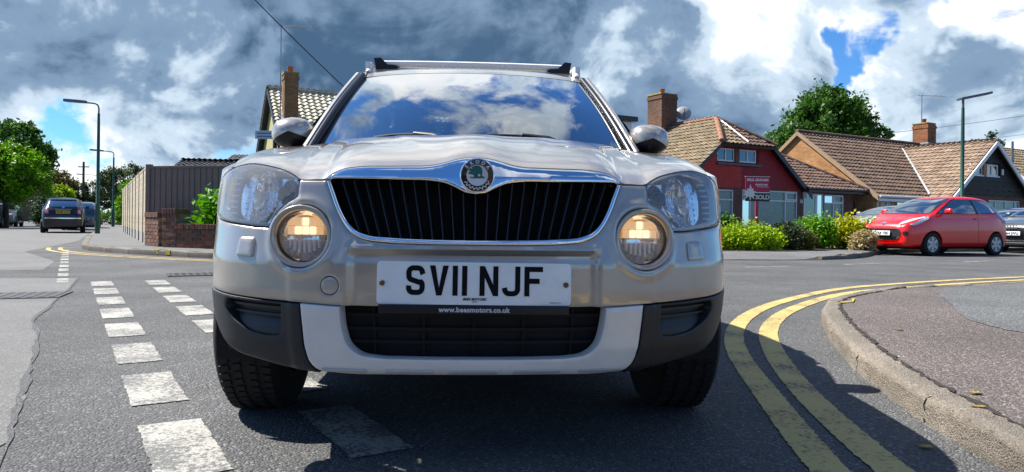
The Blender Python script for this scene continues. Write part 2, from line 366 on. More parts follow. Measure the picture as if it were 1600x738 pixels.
# ================================================================== ground, roads, pavements
def asphalt(name, c0, c1, speck=.5, scale=150.0, bump=.7, blotch=.35, bdist=.006, warm=0.0, light=(.34,.34,.33), wear=None):
    """aggregate in binder: stones as voronoi cells, large blotches of wear"""
    c0, c1, light = tone(c0), tone(c1), tone(light)
    m = bpy.data.materials.new(name); m.use_nodes = True; nt = m.node_tree; N = nt.nodes; L = nt.links; b = N['Principled BSDF']; b.inputs['Roughness'].default_value = .88; b.inputs['Specular IOR Level'].default_value = .35
    tc = N.new('ShaderNodeTexCoord'); co = tc.outputs['Object']
    v = N.new('ShaderNodeTexVoronoi'); v.inputs['Scale'].default_value = scale; L.new(co, v.inputs['Vector'])
    n1 = N.new('ShaderNodeTexNoise'); n1.inputs['Scale'].default_value = scale*.45; n1.inputs['Detail'].default_value = 4; L.new(co, n1.inputs['Vector'])
    n2 = N.new('ShaderNodeTexNoise'); n2.inputs['Scale'].default_value = .9; n2.inputs['Detail'].default_value = 7; n2.inputs['Roughness'].default_value = .6; L.new(co, n2.inputs['Vector'])
    mx = N.new('ShaderNodeMix'); mx.data_type = 'RGBA'; mx.inputs[6].default_value = (*c0, 1); mx.inputs[7].default_value = (*c1, 1); L.new(n1.outputs['Fac'], mx.inputs[0])
    # single pale and dark stones
    wn = N.new('ShaderNodeSeparateColor'); L.new(v.outputs['Color'], wn.inputs[0])
    r = N.new('ShaderNodeMapRange'); r.inputs[1].default_value = 1-speck*.32; r.inputs[2].default_value = 1.0; L.new(wn.outputs[0], r.inputs[0])
    mx2 = N.new('ShaderNodeMix'); mx2.data_type = 'RGBA'; L.new(r.outputs[0], mx2.inputs[0]); L.new(mx.outputs[2], mx2.inputs[6]); mx2.inputs[7].default_value = (*light, 1)
    r2 = N.new('ShaderNodeMapRange'); r2.inputs[1].default_value = .0; r2.inputs[2].default_value = .30*speck+.05; r2.inputs[3].default_value = .55; r2.inputs[4].default_value = 1; L.new(wn.outputs[1], r2.inputs[0])
    r3 = N.new('ShaderNodeMapRange'); r3.inputs[1].default_value = .3; r3.inputs[2].default_value = .7; r3.inputs[3].default_value = 1-blotch; r3.inputs[4].default_value = 1+blotch; L.new(n2.outputs['Fac'], r3.inputs[0])
    mul = N.new('ShaderNodeMath'); mul.operation = 'MULTIPLY'; L.new(r2.outputs[0], mul.inputs[0]); L.new(r3.outputs[0], mul.inputs[1])
    sc = N.new('ShaderNodeVectorMath'); sc.operation = 'SCALE'; L.new(mx2.outputs[2], sc.inputs[0]); L.new(mul.outputs[0], sc.inputs['Scale']); L.new(sc.outputs[0], b.inputs['Base Color'])
    hh = N.new('ShaderNodeMath'); hh.operation = 'ADD'; L.new(v.outputs['Distance'], hh.inputs[0]); L.new(n1.outputs['Fac'], hh.inputs[1])
    bp = N.new('ShaderNodeBump'); bp.inputs['Strength'].default_value = bump; bp.inputs['Distance'].default_value = bdist; bp.invert = True; L.new(hh.outputs[0], bp.inputs['Height']); L.new(bp.outputs[0], b.inputs['Normal'])
    return m
ROADM = asphalt('road_asphalt', (.078,.079,.080), (.135,.136,.136), speck=.55, scale=118, blotch=.30, bump=1.0, bdist=.008, light=(.26,.26,.255))
PATCHM = asphalt('smooth_asphalt_patch', (.125,.124,.122), (.175,.173,.17), speck=.35, scale=190, blotch=.18, bump=.35, bdist=.004)
PAVEM = asphalt('grey_pavement_asphalt', (.115,.116,.118), (.165,.166,.168), speck=.45, scale=170, blotch=.15, bump=.5, bdist=.004)
PINKM = asphalt('pink_brown_pavement_asphalt', (.094,.078,.072), (.165,.140,.130), speck=.75, scale=115, blotch=.20, bump=.9, bdist=.007, light=(.34,.30,.27))
GREYP = asphalt('grey_reinstatement_asphalt', (.085,.088,.088), (.15,.153,.15), speck=.7, scale=120, blotch=.15, bump=.8, bdist=.006)
KERBM = asphalt('worn_concrete_kerb', (.145,.125,.102), (.235,.205,.17), speck=.5, scale=170, blotch=.5, bump=.8, bdist=.005, light=(.32,.29,.25))
def paint_mat(name, col, under, keep=.62, scale=55.0):
    """road paint worn through to the stones"""
    col, under = tone(col), tone(under)
    m = bpy.data.materials.new(name); m.use_nodes = True; nt = m.node_tree; N = nt.nodes; L = nt.links; b = N['Principled BSDF']; b.inputs['Roughness'].default_value = .75
    tc = N.new('ShaderNodeTexCoord'); n = N.new('ShaderNodeTexNoise'); n.inputs['Scale'].default_value = scale; n.inputs['Detail'].default_value = 8; n.inputs['Roughness'].default_value = .7; L.new(tc.outputs['Object'], n.inputs[0])
    n2 = N.new('ShaderNodeTexNoise'); n2.inputs['Scale'].default_value = 4; n2.inputs['Detail'].default_value = 5; L.new(tc.outputs['Object'], n2.inputs[0])
    ad = N.new('ShaderNodeMath'); ad.operation = 'MULTIPLY_ADD'; ad.inputs[1].default_value = .55; L.new(n2.outputs['Fac'], ad.inputs[0]); L.new(n.outputs['Fac'], ad.inputs[2])
    r = N.new('ShaderNodeMapRange'); r.inputs[1].default_value = keep+.22; r.inputs[2].default_value = keep+.33; L.new(ad.outputs[0], r.inputs[0])
    c = N.new('ShaderNodeMix'); c.data_type = 'RGBA'; c.inputs[6].default_value = (*col, 1); c.inputs[7].default_value = (*[x*.72 for x in col], 1); L.new(n2.outputs['Fac'], c.inputs[0])
    mx = N.new('ShaderNodeMix'); mx.data_type = 'RGBA'; L.new(r.outputs[0], mx.inputs[0]); L.new(c.outputs[2], mx.inputs[6]); mx.inputs[7].default_value = (*under, 1); L.new(mx.outputs[2], b.inputs['Base Color'])
    v = N.new('ShaderNodeTexVoronoi'); v.inputs['Scale'].default_value = 110; L.new(tc.outputs['Object'], v.inputs[0])
    bp = N.new('ShaderNodeBump'); bp.inputs['Strength'].default_value = .5; bp.inputs['Distance'].default_value = .005; bp.invert = True; L.new(v.outputs['Distance'], bp.inputs['Height']); L.new(bp.outputs[0], b.inputs['Normal'])
    return m
WPAINT = paint_mat('worn_white_road_paint', (.46,.445,.40), (.13,.13,.126), keep=.51); YPAINT = paint_mat('worn_yellow_road_paint', (.64,.49,.20), (.13,.115,.085), keep=.58)
def sheet(name, loops, z, m, parent=None, step=1.0, zf=None):
    V, F, d = tri_region([np.asarray(l, float) for l in loops], step); zz = np.full(len(V), z) if zf is None else zf(V, d)
    F = [tuple(t) if np.cross(V[t[1]]-V[t[0]], V[t[2]]-V[t[0]]) > 0 else tuple(t[::-1]) for t in F]
    return mesh_obj(name, np.column_stack([V, zz]), F, m, parent, 30)
road = mesh_obj('road', [(-900,-900,0),(900,-900,0),(900,1600,0),(-900,1600,0)], [(0,1,2,3)], ROADM); struct(road, 'grey asphalt road at the junction')
def strip(pts, w, off=0.0, n=8, rag=.0):
    C = catmull(pts, n); t = np.gradient(C, axis=0); t /= np.linalg.norm(t, axis=1)[:,None]; nn = np.stack([-t[:,1], t[:,0]], 1); r = RNG.normal(0, rag, (len(C), 2))
    return np.stack([C+nn*(off-w/2)+r, C+nn*(off+w/2)+r[::-1]], 1)
def ribbon_obj(name, pts, w, z, m, parent=None, off=0.0, n=8, rag=0.0):
    G = strip(pts, w, off, n, rag); G = np.concatenate([G, np.full(G.shape[:2]+(1,), z)], 2); b = MB().grid(G, flip=True); return b.build(name, m, parent)
def outline_strip(pts, w, step=.02, rag=.005):
    """closed outline of a painted bar with a ragged edge"""
    G = strip(pts, w, 0, 4); P = densify(np.vstack([G[:,0], G[::-1,1]]), step); return P+RNG.normal(0, rag, P.shape)
# give way dashes
ang = math.atan2(.85, -.53); du = np.array([math.cos(ang), math.sin(ang)])
def dash(c0, k, ln=.60, w=.2, nm='road_marking'):
    a = np.array(c0)+du*.9*k; sheet(nm, [outline_strip([a, a+du*ln*.5, a+du*ln], w, .03, .0025)], .004, WPAINT, road, step=.12)
for k in range(0, 8): dash((-.90+.02,1.99-.0), k-.02)
for k in range(0, 8): dash((-.395,2.20), k-.02)
for k in range(0, 10): dash((-.90-.55*8.0*.9+.02,1.99+.85*8.0*.9-.45), k, .55, .11)
# other side of the junction: centre dashes of the main road
for a, b_ in (((3.89,11.83),(4.79,12.26)),((6.1,13.03),(7.03,13.55)),((9.19,14.43),(10.1,15.05)),((12.2,16.3),(13.1,16.8))): sheet('road_marking', [outline_strip([a, np.add(a, b_)/2, b_], .1, .05, .004)], .004, WPAINT, road, step=.2)
# smooth old patch at the left with its tar seam
edge = [(-.60,.0),(-1.20,1.35),(-1.49,2.08),(-1.72,2.46),(-2.03,2.97),(-2.45,3.65),(-2.84,4.27),(-3.35,5.00),(-3.49,5.29),(-4.2,6.69),(-5.0,8.2)]
pe = catmull(edge, 6); pe = pe+RNG.normal(0,.008,pe.shape)
sheet('road_patch', [np.vstack([pe, [(-6.4,8.0),(-9,7.2),(-9,0)]])], .003, PATCHM, road, step=.6)
ribbon_obj('tar_seam', edge, .022, .0045, mat('dark_tar_seam', (.028,.028,.03), rough=.6, bump=.5, bscale=80), road, n=6, rag=.006)
sheet('road_patch', [[(-9.6,14.0),(-7.2,11.2),(-6.2,9.4),(-9.5,8.6),(-22,20),(-24,36),(-19.5,33),(-12.5,20.5)]], .002, PATCHM, road, step=2)
IRON = mat('cast_iron', (.055,.055,.055), rough=.6, metal=.4, var=.3, vscale=30, bump=.4, bscale=60)
b = MB().box((-.40,-.28,0),(.40,.28,.006)); 
for i in range(9): b.box((-.36+.085*i,-.24,.006),(-.32+.085*i,.24,.009))
mh = b.build('manhole_cover', IRON, road); mh.location = (-4.42,6.32,.004); mh.rotation_euler = (0,0,rad(20))
b = MB().box((-.35,-.22,-.02),(.35,-.19,.008)).box((-.35,.19,-.02),(.35,.22,.008)).box((-.35,-.22,-.02),(-.32,.22,.008)).box((.32,-.22,-.02),(.35,.22,.008)).box((-.35,-.22,.001),(.35,.22,.0035), 1)
for i in range(8): b.box((-.30+.08*i,-.19,.002),(-.268+.08*i,.19,.008))
dg_ = b.build('drain_grate', None, road, mats=[IRON, VOID]); dg_.location = (-3.93,8.92,.002); dg_.rotation_euler = (0,0,rad(28))
# kerbs of single stones
def kerb_line(pts, parent, h=.11, w=.13, ln=.91, near=26.0, hfn=None, rough=0.0, far_name='kerb'):
    C = resample2(catmull(pts, 14), ln); far = MB(); n = len(C)
    for i in range(n-1):
        a, c = C[i], C[i+1]; d = c-a; L_ = np.linalg.norm(d); d /= L_; nn = np.array([-d[1], d[0]]); mid = (a+c)/2; H_ = hfn(mid) if hfn else h
        if np.linalg.norm(mid) > near or mid[1] < -1:
            q = [a, c, c+nn*w, a+nn*w]; far.prism([tuple(p) for p in q], -.05, H_); continue
        k = max(2, int(L_/.03)) if rough else max(2, int(L_/.3)); G = []
        prof = [(0,-.02),(0,H_*.35),(0,H_-.022),(.006,H_-.007),(.02,H_),(w*.6,H_+.001),(w-.006,H_),(w,H_-.01)]
        if rough: prof = [(0,-.02)]+[(0,H_*q) for q in (.1,.25,.4,.55,.7)]+[(.001,H_-.022),(.008,H_-.007),(.022,H_)]+[(w*q,H_+.001) for q in (.3,.45,.6,.75,.9)]+[(w-.006,H_),(w,H_-.01)]
        for j in range(k+1):
            t = .006+(L_-.012)*j/k; p = a+d*t; row = []
            for (o, z) in prof:
                e = RNG.normal(0, rough, 2) if rough else (0,0); endr = .010 if (j in (0, k)) else 0
                q = p+nn*(o+e[0]+endr*.6); row.append((q[0], q[1], z+e[1]-endr*(z > .03)))
            G.append(row)
        kb = MB().grid(np.array(G), flip=True); m_ = len(prof); kb.add(G[0], [tuple(range(m_))]); kb.add(G[-1], [tuple(range(m_))[::-1]])
        kb.build('kerb_stone', KERBM, parent, 50)
    if far.v: stuff(far.build(far_name, KERBM, parent))
def resample2(P, step):
    d = np.concatenate([[0], np.cumsum(np.linalg.norm(np.diff(P, axis=0), axis=1))]); n = max(2, int(round(d[-1]/step))+1); t = np.linspace(0, d[-1], n); return np.stack([np.interp(t, d, P[:,i]) for i in range(2)], 1)
def pave(name, kerbpts, outer, m, label, hfn=None, z=.108, w=.13, step=.5):
    C = catmull(kerbpts, 14); t = np.gradient(C, axis=0); t /= np.linalg.norm(t, axis=1)[:,None]; nn = np.stack([-t[:,1], t[:,0]], 1); inn = C+nn*(w+.004)
    def zf(V, d):
        if hfn is None: return np.full(len(V), z)
        q = seg_dist(V, np.vstack([inn, inn[::-1]])); k = np.argmin(((V[:,None]-inn[None])**2).sum(2), 1); hk = np.array([hfn(p) for p in inn[k]])-.003
        return z+(hk-z)*np.clip(1-q/1.1, 0, 1)
    o = sheet(name, [np.vstack([inn, outer])], z, m, None, step, zf); struct(o, label); return o
# far side pavement: round the left corner, behind the cars, along the houses on the right
FK = [(45,38),(24,25.6),(17,22.0),(13,20.5),(10.5,19.1),(9.0,17.6),(8.0,16.1),(7.1,15.1),(6.0,14.45),(4.4,14.1),(1.0,13.5),(-1.5,12.4),(-3.5,12.0),(-5.33,12.50),(-6.5,13.15),(-7.75,13.9),(-9.0,15.0),(-9.75,16.1),(-10.5,17.4),(-13.9,23.3),(-17.2,29.4),(-23.5,40.5),(-35,60.5),(-60,104)]
FK = FK[::-1]
def hfar(p): return .11 if (p[0] < -1.5 or p[0] > 7.6) else (.022 if 1 < p[0] < 6.0 else (.022+.088*min(1,(p[0]-6.0)/1.1) if p[0] >= 6 else .022+.088*min(1, max(0,(1-p[0])/2.5))))
pvf = pave('pavement', FK, [(50,60),(30,70),(0,80),(-40,112),(-58,106)], PAVEM, 'far side pavement along the fence and houses', hfar)
kerb_line(FK, pvf, hfn=hfar)
# yellow kerb marks and double yellow lines at the left corner
LY = [(-10.15,16.0),(-9.55,15.05),(-8.0,13.55),(-6.65,12.75),(-5.4,12.12),(-4.4,11.75)]
for o_ in (0.0, .22):
    sheet('yellow_line', [outline_strip(strip(LY, .001, -o_, 2)[:,0], .085, .06, .004)], .0045, YPAINT, road, step=.3)
KY = mat('yellow_kerb_mark', (.55,.40,.06), rough=.8, var=.25, vscale=20)
for a in ((-6.62,13.23),(-6.30,13.03)):
    q = np.array(a); MB().box((-.06,-.004,.03),(.06,.06,.114)).build('kerb_mark', KY, pvf).matrix_local = Matrix.Translation((q[0], q[1], 0)) @ Matrix.Rotation(rad(-31), 4, 'Z')
# near right pavement
NK = [(40,27),(14,13.4),(10,11.25),(7.6,9.85),(6.3,9.05),(5.3,8.42),(4.5,7.83),(3.85,7.25),(3.35,6.75),(2.98,6.38),(2.66,5.98),(2.40,5.50),(2.18,4.95),(1.98,4.40),(1.82,3.88),(1.68,3.42),(1.58,3.02),(1.50,2.52),(1.44,2.06),(1.43,1.2),(1.43,-1.5),(1.43,-12)]
def hnear(p): return .105 if p[1] < 7.0 else (.105-.083*min(1,(p[1]-7.0)/1.6))
pvn = pave('pavement', NK, [(30,-12),(60,10),(45,22)], PINKM, 'pink brown asphalt pavement on the near right corner', hnear, z=.103, step=.6, w=.105)
kerb_line(NK, pvn, hfn=hnear, rough=.0026, w=.125)
gp = catmull([(5.7,7.85),(4.7,7.32),(4.25,6.98),(3.85,6.40),(3.55,5.75),(3.25,5.19),(3.02,4.64),(3.0,4.19),(3.4,3.7)], 6); gp = gp+RNG.normal(0,.012,gp.shape)
sheet('pavement_patch', [np.vstack([gp, [(6,3.2),(9,6),(7.5,7.6)]])], .1065, GREYP, pvn, step=.5)
# dark joint between kerb and surfacing
C = catmull(NK, 10); 
ribbon_obj('kerb_joint', [tuple(p) for p in C[(C[:,1] < 8.2) & (C[:,1] > 0)][::4]], .022, .1085, mat('dirt_joint', (.035,.028,.022), rough=.95, bump=.6, bscale=90), pvn, off=.134, rag=.007, n=5)
YO = [(40,27.6),(14,14.15),(7.5,10.35),(6.1,9.62),(4.85,8.86),(3.87,8.16),(2.92,7.13),(2.10,6.0),(1.62,5.06),(1.39,4.42),(1.23,3.79),(1.11,3.13),(1.015,2.58),(.935,2.06),(.90,1.0),(.90,-6)]
YI = [(40,27.2),(14,13.75),(7.3,9.88),(5.95,9.15),(4.7,8.36),(3.62,7.58),(2.70,6.48),(2.05,5.46),(1.70,4.69),(1.51,4.09),(1.33,3.37),(1.185,2.57),(1.125,2.06),(1.09,1.0),(1.09,-6)]
for Y_, w_ in ((YO,.118),(YI,.118)):
    P = catmull(Y_, 6); sheet('yellow_line', [outline_strip([tuple(p) for p in P[P[:,1] < 18][::3]], w_, .014, .0022)], .0045, YPAINT, road, step=.15)
KYS = MB()
mk = sheet('kerb_mark', [outline_strip([(2.86,5.93),(2.78,5.78),(2.72,5.66)], .02, .02, .004)], .1115, KY, pvn, step=.1)
sheet('kerb_mark', [outline_strip([(2.60,5.62),(2.66,5.66),(2.74,5.70)], .03, .02, .004)], .1115, KY, pvn, step=.1)
# grass verges and gardens
SOIL = mat('garden_soil', (.06,.045,.032), rough=.95, var=.4, vscale=8, bump=.6, bscale=30, bdist=.05)
gd = sheet('garden', [[(2.2,16.3),(4.6,16.0),(6.2,16.1),(7.4,16.9),(9.6,19.6),(12,22),(11.2,26),(3,24)]], .118, SOIL, None, 1.0); struct(gd, 'planted front garden bed of the red house')
# small litter on the road
LEAF = mat('fallen_leaf', (.30,.22,.06), rough=.7, var=.4, vscale=60)
for k, (x, y) in enumerate(((1.60,2.42),(1.72,2.62),(1.35,2.30),(2.3,4.2))):
    p = [(x+.018*math.cos(a)*(1.6 if q % 2 else 1), y+.014*math.sin(a)) for q, a in enumerate(np.linspace(0, 2*math.pi, 7)[:-1])]; zz = .107 if x > 1.55 else .006
    tag(MB().prism(p, zz, zz+.004).build('fallen_leaf', LEAF), ['brown fallen leaf lying on the kerb nearest the camera','yellow fallen leaf on the pink pavement behind the kerb','fallen leaf on the road beside the yellow lines','fallen leaf at the pavement edge behind the dark joint'][k], 'leaf', 'fallen leaves by the kerb')
# ================================================================== main car
PAINT = mat('silver_beige_paint', (.50,.452,.395), rough=.28, metal=.45, var=.08, vscale=4.0, coat=1.0, bump=.02, bscale=700, bdist=.001)
CHROME = mat('chrome', (.80,.81,.83), rough=.045, metal=1.0, var=.03)
SATIN = mat('satin_silver_plastic', (.88,.865,.84), rough=.36, metal=.2, var=.06, vscale=9, bump=.03, bscale=500, bdist=.001)
BLACKP = mat('dark_grey_bumper_plastic', (.014,.017,.021), rough=.48, var=.15, vscale=20, bump=.12, bscale=900, bdist=.001)
GLOSSB = mat('gloss_black_plastic', (.009,.010,.012), rough=.35, var=.1, spec=.35)
RUBBER = mat('tyre_rubber', (.007,.007,.0075), rough=.85, var=.25, vscale=14, bump=.2, bscale=120, bdist=.004)
ALLOY = mat('alloy_rim', (.50,.50,.51), rough=.35, metal=.8)
WSCREEN = glass('windscreen_glass', (.16,.25,.29), ior=1.55, mixin=4.2)
SIDEGL = glass('dark_side_glass', (.16,.19,.20), ior=1.5, mixin=1.2)
LENS = glass('clear_lens', (.95,.96,.97), ior=1.45, mixin=1.0)
HAZY = glass('sky_sheen_headlight_lens', (.95,.96,.97), ior=1.48, mixin=1.5, haze=.15)  # white haze mixed in for the bright sky reflected on the lens
REFL = mat('lamp_reflector', (.90,.92,.94), rough=.08, metal=.9, var=.05, vscale=30, bump=.12, bscale=18, bdist=.01)
REFL2 = mat('lamp_housing_silver', (.95,.96,.98), rough=.3, metal=.1, var=.10, vscale=18)
PLATEW = mat('plate_white', (.98,.98,.95), rough=.38, var=.05, vscale=14, coat=.3)
PLATEK = mat('plate_black_lettering', (.006,.006,.007), rough=.75, var=.1, spec=.15)
WHITEP = mat('white_lettering', (.72,.72,.70), rough=.5, var=.04)
RUST = mat('rusty_screw', (.10,.045,.018), rough=.8, col2=(.22,.11,.04), vscale=120, bump=.3, bscale=300, bdist=.002)
GREYL = mat('grey_lettering', (.16,.16,.16), rough=.5)
car = thing('parked_suv', 'silver beige SUV facing the camera with round fog lamps lit and roof bars', 'car', (-math.tan(rad(2.95))*1.955, 1.955, 0), rad(3.5))
def sym(half):
    """closed outline from a half outline given from centre to centre (s >= 0)"""
    h = [tuple(p) for p in half]; return np.array(h+[(-a, b) for a, b in h[::-1] if abs(a) > 1e-6])
def circ(cs, cz, r, n=28, rz=None): return np.array([(cs+r*math.cos(2*math.pi*k/n), cz+(rz or r)*math.sin(2*math.pi*k/n)) for k in range(n)])
CTOP = catmull([(0,.899),(.04,.8965),(.073,.889),(.103,.880),(.14,.8735),(.19,.872),(.25,.871),(.353,.8675),(.395,.860),(.420,.848),(.437,.833)], 6)
CLOW = catmull([(.437,.8325),(.325,.832),(.205,.830),(.125,.828),(.093,.8235),(.06,.811),(.032,.797),(0,.791)], 6)
UO = catmull([(.437,.831),(.418,.790),(.395,.742),(.372,.706),(.345,.679),(.312,.6645),(.25,.656),(.157,.6525),(.06,.6515),(0,.6515)], 6)
UI = catmull([(.424,.831),(.404,.790),(.382,.746),(.359,.712),(.335,.691),(.302,.6785),(.235,.672),(.12,.668),(0,.667)], 6)
LOWP = catmull([(0,.479),(.2,.479),(.372,.481),(.487,.4865),(.548,.489),(.672,.4955),(.80,.503),(.91,.510),(.99,.520)], 6)
HEAD = np.vstack([catmull([(.530,.833),(.548,.843),(.585,.858),(.645,.8705),(.722,.8805),(.785,.8815),(.835,.877),(.89,.868),(.95,.852),(1.00,.822),(1.02,.785),(1.01,.752),(.975,.733),(.92,.722),(.85,.713),(.722,.7025),(.65,.6965),(.614,.696)], 5),
                  catmull([(.608,.715),(.588,.742),(.556,.770),(.528,.786)], 5)])
FOG = (.497, .671)
def bump_off(s, z):
    """plate recess, ledge above it"""
    a = np.abs(s); inn = (1-sstep(.335,.358,a))*(1-sstep(.618,.640,z)); led = .007*np.exp(-((z-.645)/.010)**2)*(1-sstep(.33,.365,a))
    rim = .005*np.exp(-((np.hypot(a-FOG[0], z-FOG[1])-.102)/.010)**2)
    return -.016*inn+led+rim
BTOP = [(.437,.829),(.526,.829)]
bump_half = np.vstack([UO[::-1], [(.443,.829),(.524,.829),(.522,.784)], catmull([(.552,.766),(.583,.738),(.603,.712),(.610,.692)], 4), catmull([(.65,.6925),(.722,.6985),(.85,.709),(.92,.718),(.98,.731),(1.0,.740)], 4), [(1.0,.523)], LOWP[::-1]])
fogh = [circ(sg*FOG[0], FOG[1], .0895, 48) for sg in (1,-1)]
bumper = panel('front_bumper', S, [sym(bump_half)]+fogh+[circ(-.402,.536,.0262,32)], PAINT, car, off=bump_off, step=.010, er=.0035, depth=.02, estep=.006)
panel('tow_eye_cover', S, [circ(-.402,.536,.0248,32)], PAINT, bumper, off=lambda s,z: bump_off(s,z), step=.012, er=.002, depth=.01)
for o in panel('headlight_washer_cover', S, [round_poly([(.648,.608),(.718,.610),(.716,.667),(.652,.666)], .012)], PAINT, bumper, off=.006, step=.012, er=.007, depth=.012, mirror=True, estep=.004): pass
# inner black shell behind every gap
panel('inner_shell', S, [sym([(0,.86),(.42,.86),(.42,.83),(.52,.82),(.50,.60),(.95,.60),(.95,.50),(.9,.44),(.6,.33),(.44,.30),(0,.295)])], VOID, car, off=-.085, step=.04, er=0, depth=0)
# headlights
for sg, hl in zip((1,-1), panel('headlight', S, [HEAD], HAZY, car, off=.001, step=.014, er=.006, depth=.004, mirror=True, estep=.007)):
    def hs(u, v, off=0.0, sg=sg): return S(np.asarray(u)*sg, v, off)
    inner = HEAD*.985+np.array([.985*0+.0115, .0118])
    def bowl(s, z):
        o = -.028-.045*sstep(.0,.05,np.minimum(1.06-s, .06))
        for cs, cz, r, dp in ((.735,.789,.074,.045),(.612,.796,.040,.035)):
            q = np.hypot(s-cs, z-cz)/r; o = o-dp*np.clip(1-q*q, 0, 1)
        o = o+.010*np.exp(-((np.hypot(s-.735, z-.789)-.080)/.006)**2)
        fl_ = np.clip(1-np.hypot(s-.735, z-.789)/.078, 0, 1)
        return o+.0045*np.sin(s*210+2.2*np.round(z*38))*(fl_ > 0)*np.minimum(1, fl_*6)+.003*np.sin(s*420)*sstep(.83,.85,s)
    panel('reflector', hs, [inner], REFL, hl, off=bowl, step=.0045, er=0, depth=0, smooth=30)
    fr = np.vstack([HEAD]); inn2 = HEAD.copy(); c = inn2.mean(0); inn2 = c+(inn2-c)*np.array([.955,.90])
    panel('housing_rim', hs, [HEAD*.992+c*.008, inn2], REFL2, hl, off=-.016, step=.02, er=0, depth=.02, smooth=50)
    for cs, cz, r in ((.735,.789,.016),(.612,.796,.019)):
        b = MB(); p = S(cs*sg, cz, -.055); b.lathe([(.001,-.03),(r*.6,-.028),(r*.95,-.012),(r,0),(r,.03)], 20, Matrix.Translation(p)); b.build('bulb', REFL2 if r < .018 else GLOSSB, hl, 40)
    b = MB(); p0 = [S((.86+.012*math.sin(k*.5))*sg, .735+.018*k, -.03) for k in range(7)]
    for p in p0: b.bbox(p-np.array([.010,.006,.003]), p+np.array([.010,.006,.003]), .002)
    b.build('marker_lamp_rib', REFL2, hl, 40)
# fog lamps with daytime light in the upper half
GLOW = mat('lit_warm_bulb', (.9,.7,.4), rough=.4, emit=(1.0,.60,.26), estr=.30)
GLOWW = mat('lit_bulb_core', (1,.9,.7), rough=.4, emit=(1.0,.78,.46), estr=.62)
AMBER = mat('amber_lamp_shade', (.75,.36,.10), rough=.25, metal=.5, col2=(.85,.55,.25), vscale=40, emit=(1.0,.45,.12), estr=.12)
for sg in (1,-1):
    c = S(FOG[0]*sg, FOG[1], 0); nrm = Vector(S(FOG[0]*sg, FOG[1], .1)-S(FOG[0]*sg, FOG[1], 0)).normalized(); nrm = (nrm+Vector((0,-1.3,0))).normalized()
    Mx = Matrix.Translation(c) @ (-nrm).to_track_quat('Y', 'Z').to_matrix().to_4x4()
    fl = MB().lathe([(.0885,.030),(.0885,-.004),(.0868,-.0085),(.083,-.0095),(.0765,-.006),(.0738,.000),(.073,.012)], 56, Mx).build('fog_lamp', PAINT, car, 60)
    MB().lathe([(.0732,.010),(.0718,.016),(.0712,.050)], 48, Mx).build('seal_ring', BLACKP, fl, 60)
    MB().lathe([(.0712,.028),(.060,.042),(.045,.052),(.025,.058),(.001,.060)], 40, Mx).build('reflector', REFL, fl, 60)
    MB().lathe([(.0712,.016),(.060,.0085),(.04,.003),(.02,.0005),(.0005,0)], 40, Mx).build('lens', glass('fog_lamp_lens', (.96,.96,.96), ior=1.45, mixin=1.0, haze=.12), fl, 180)
    b = MB()
    for q in range(7):  # vertical fluting of the lower reflector
        x = -.042+.014*q; h = math.sqrt(max(0, .060**2-x*x)); b.bbox((x-.0035,.030,-h*.80),(x+.0035,.050,-.010), .002)
    o = b.build('reflector_flute', REFL2, fl, 40); o.matrix_local = Mx
    b = MB().prism([(.066*math.cos(t), .066*math.sin(t)) for t in np.linspace(.05, math.pi-.05, 20)], .042, .046, lambda a, bb, h: (a, h, bb)); o = b.build('lamp_upper_reflector', AMBER, fl); o.matrix_local = Mx
    for r_ in range(2):                                  # lit cells of the upper half, brightest in the middle
        for q in range(5):
            x = -.0425+.02125*q; z0 = .004+.0255*r_; z1 = z0+.0235; lim = .0665**2-max(abs(x)-.0098, 0)**2
            if lim <= z0*z0: continue
            z1 = min(z1, math.sqrt(lim)); 
            if z1-z0 < .006: continue
            o = MB().bbox((x-.0098,.036,z0),(x+.0098,.041,z1), .0025).build('lit_segment', GLOW if q in (0,4) or (r_ == 1 and q in (1,3)) else GLOWW, fl, 40); o.matrix_local = Mx
# upper grille
gr = panel('grille_surround', S, [sym(np.vstack([UO[::-1], UI]))] if False else [np.vstack([UO, [(-a,b) for a,b in UO[-2::-1]], [(-a,b) for a,b in UI], UI[-2::-1]])], CHROME, car, off=-.002, step=.006, er=0, depth=.02, dome=(.006,.0075), estep=.006)
gin = sym(np.vstack([[(0,.80)], CLOW[::-1][1:], [(.424,.83)], UI, ]))
panel('grille_backing', S, [sym(np.vstack([[(0,.85)],[(.424,.85)], UI]))], VOID, car, off=-.062, step=.03, er=0, depth=0)
SLAT = mat('grille_slat_plastic', (.016,.018,.022), rough=.28, var=.1)
ux = UI[:,0]; uz = UI[:,1]; cxl = CLOW[::-1]
slat_sh = []
for k in range(-11, 12):
    xt = k*.0362; xb = xt*.82; at = abs(xt); zt = np.interp(at, cxl[:,0], cxl[:,1])+.012; zb = np.interp(abs(xb), ux[::-1], uz[::-1])-.006 if abs(xb) < .42 else .7
    # stop where the surround closes in
    V = []; F = []; n = 9
    for i in range(n):
        t = i/(n-1); z = zt+(zb-zt)*t; x = xt+(xb-xt)*t
        for dx, of in ((-.0052,-.050),(-.0045,-.022),(-.0012,-.012),(.0012,-.012),(.0045,-.022),(.0052,-.050)): V.append(S(x+dx, z, of))
    for i in range(n-1):
        for j in range(5): F.append((i*6+j, i*6+j+1, (i+1)*6+j+1, (i+1)*6+j))
    F += [tuple(range(6)), tuple((n-1)*6+j for j in range(6))]
    b = MB(); b.add(V, F); b.build('grille_slat', SLAT, car, 35)
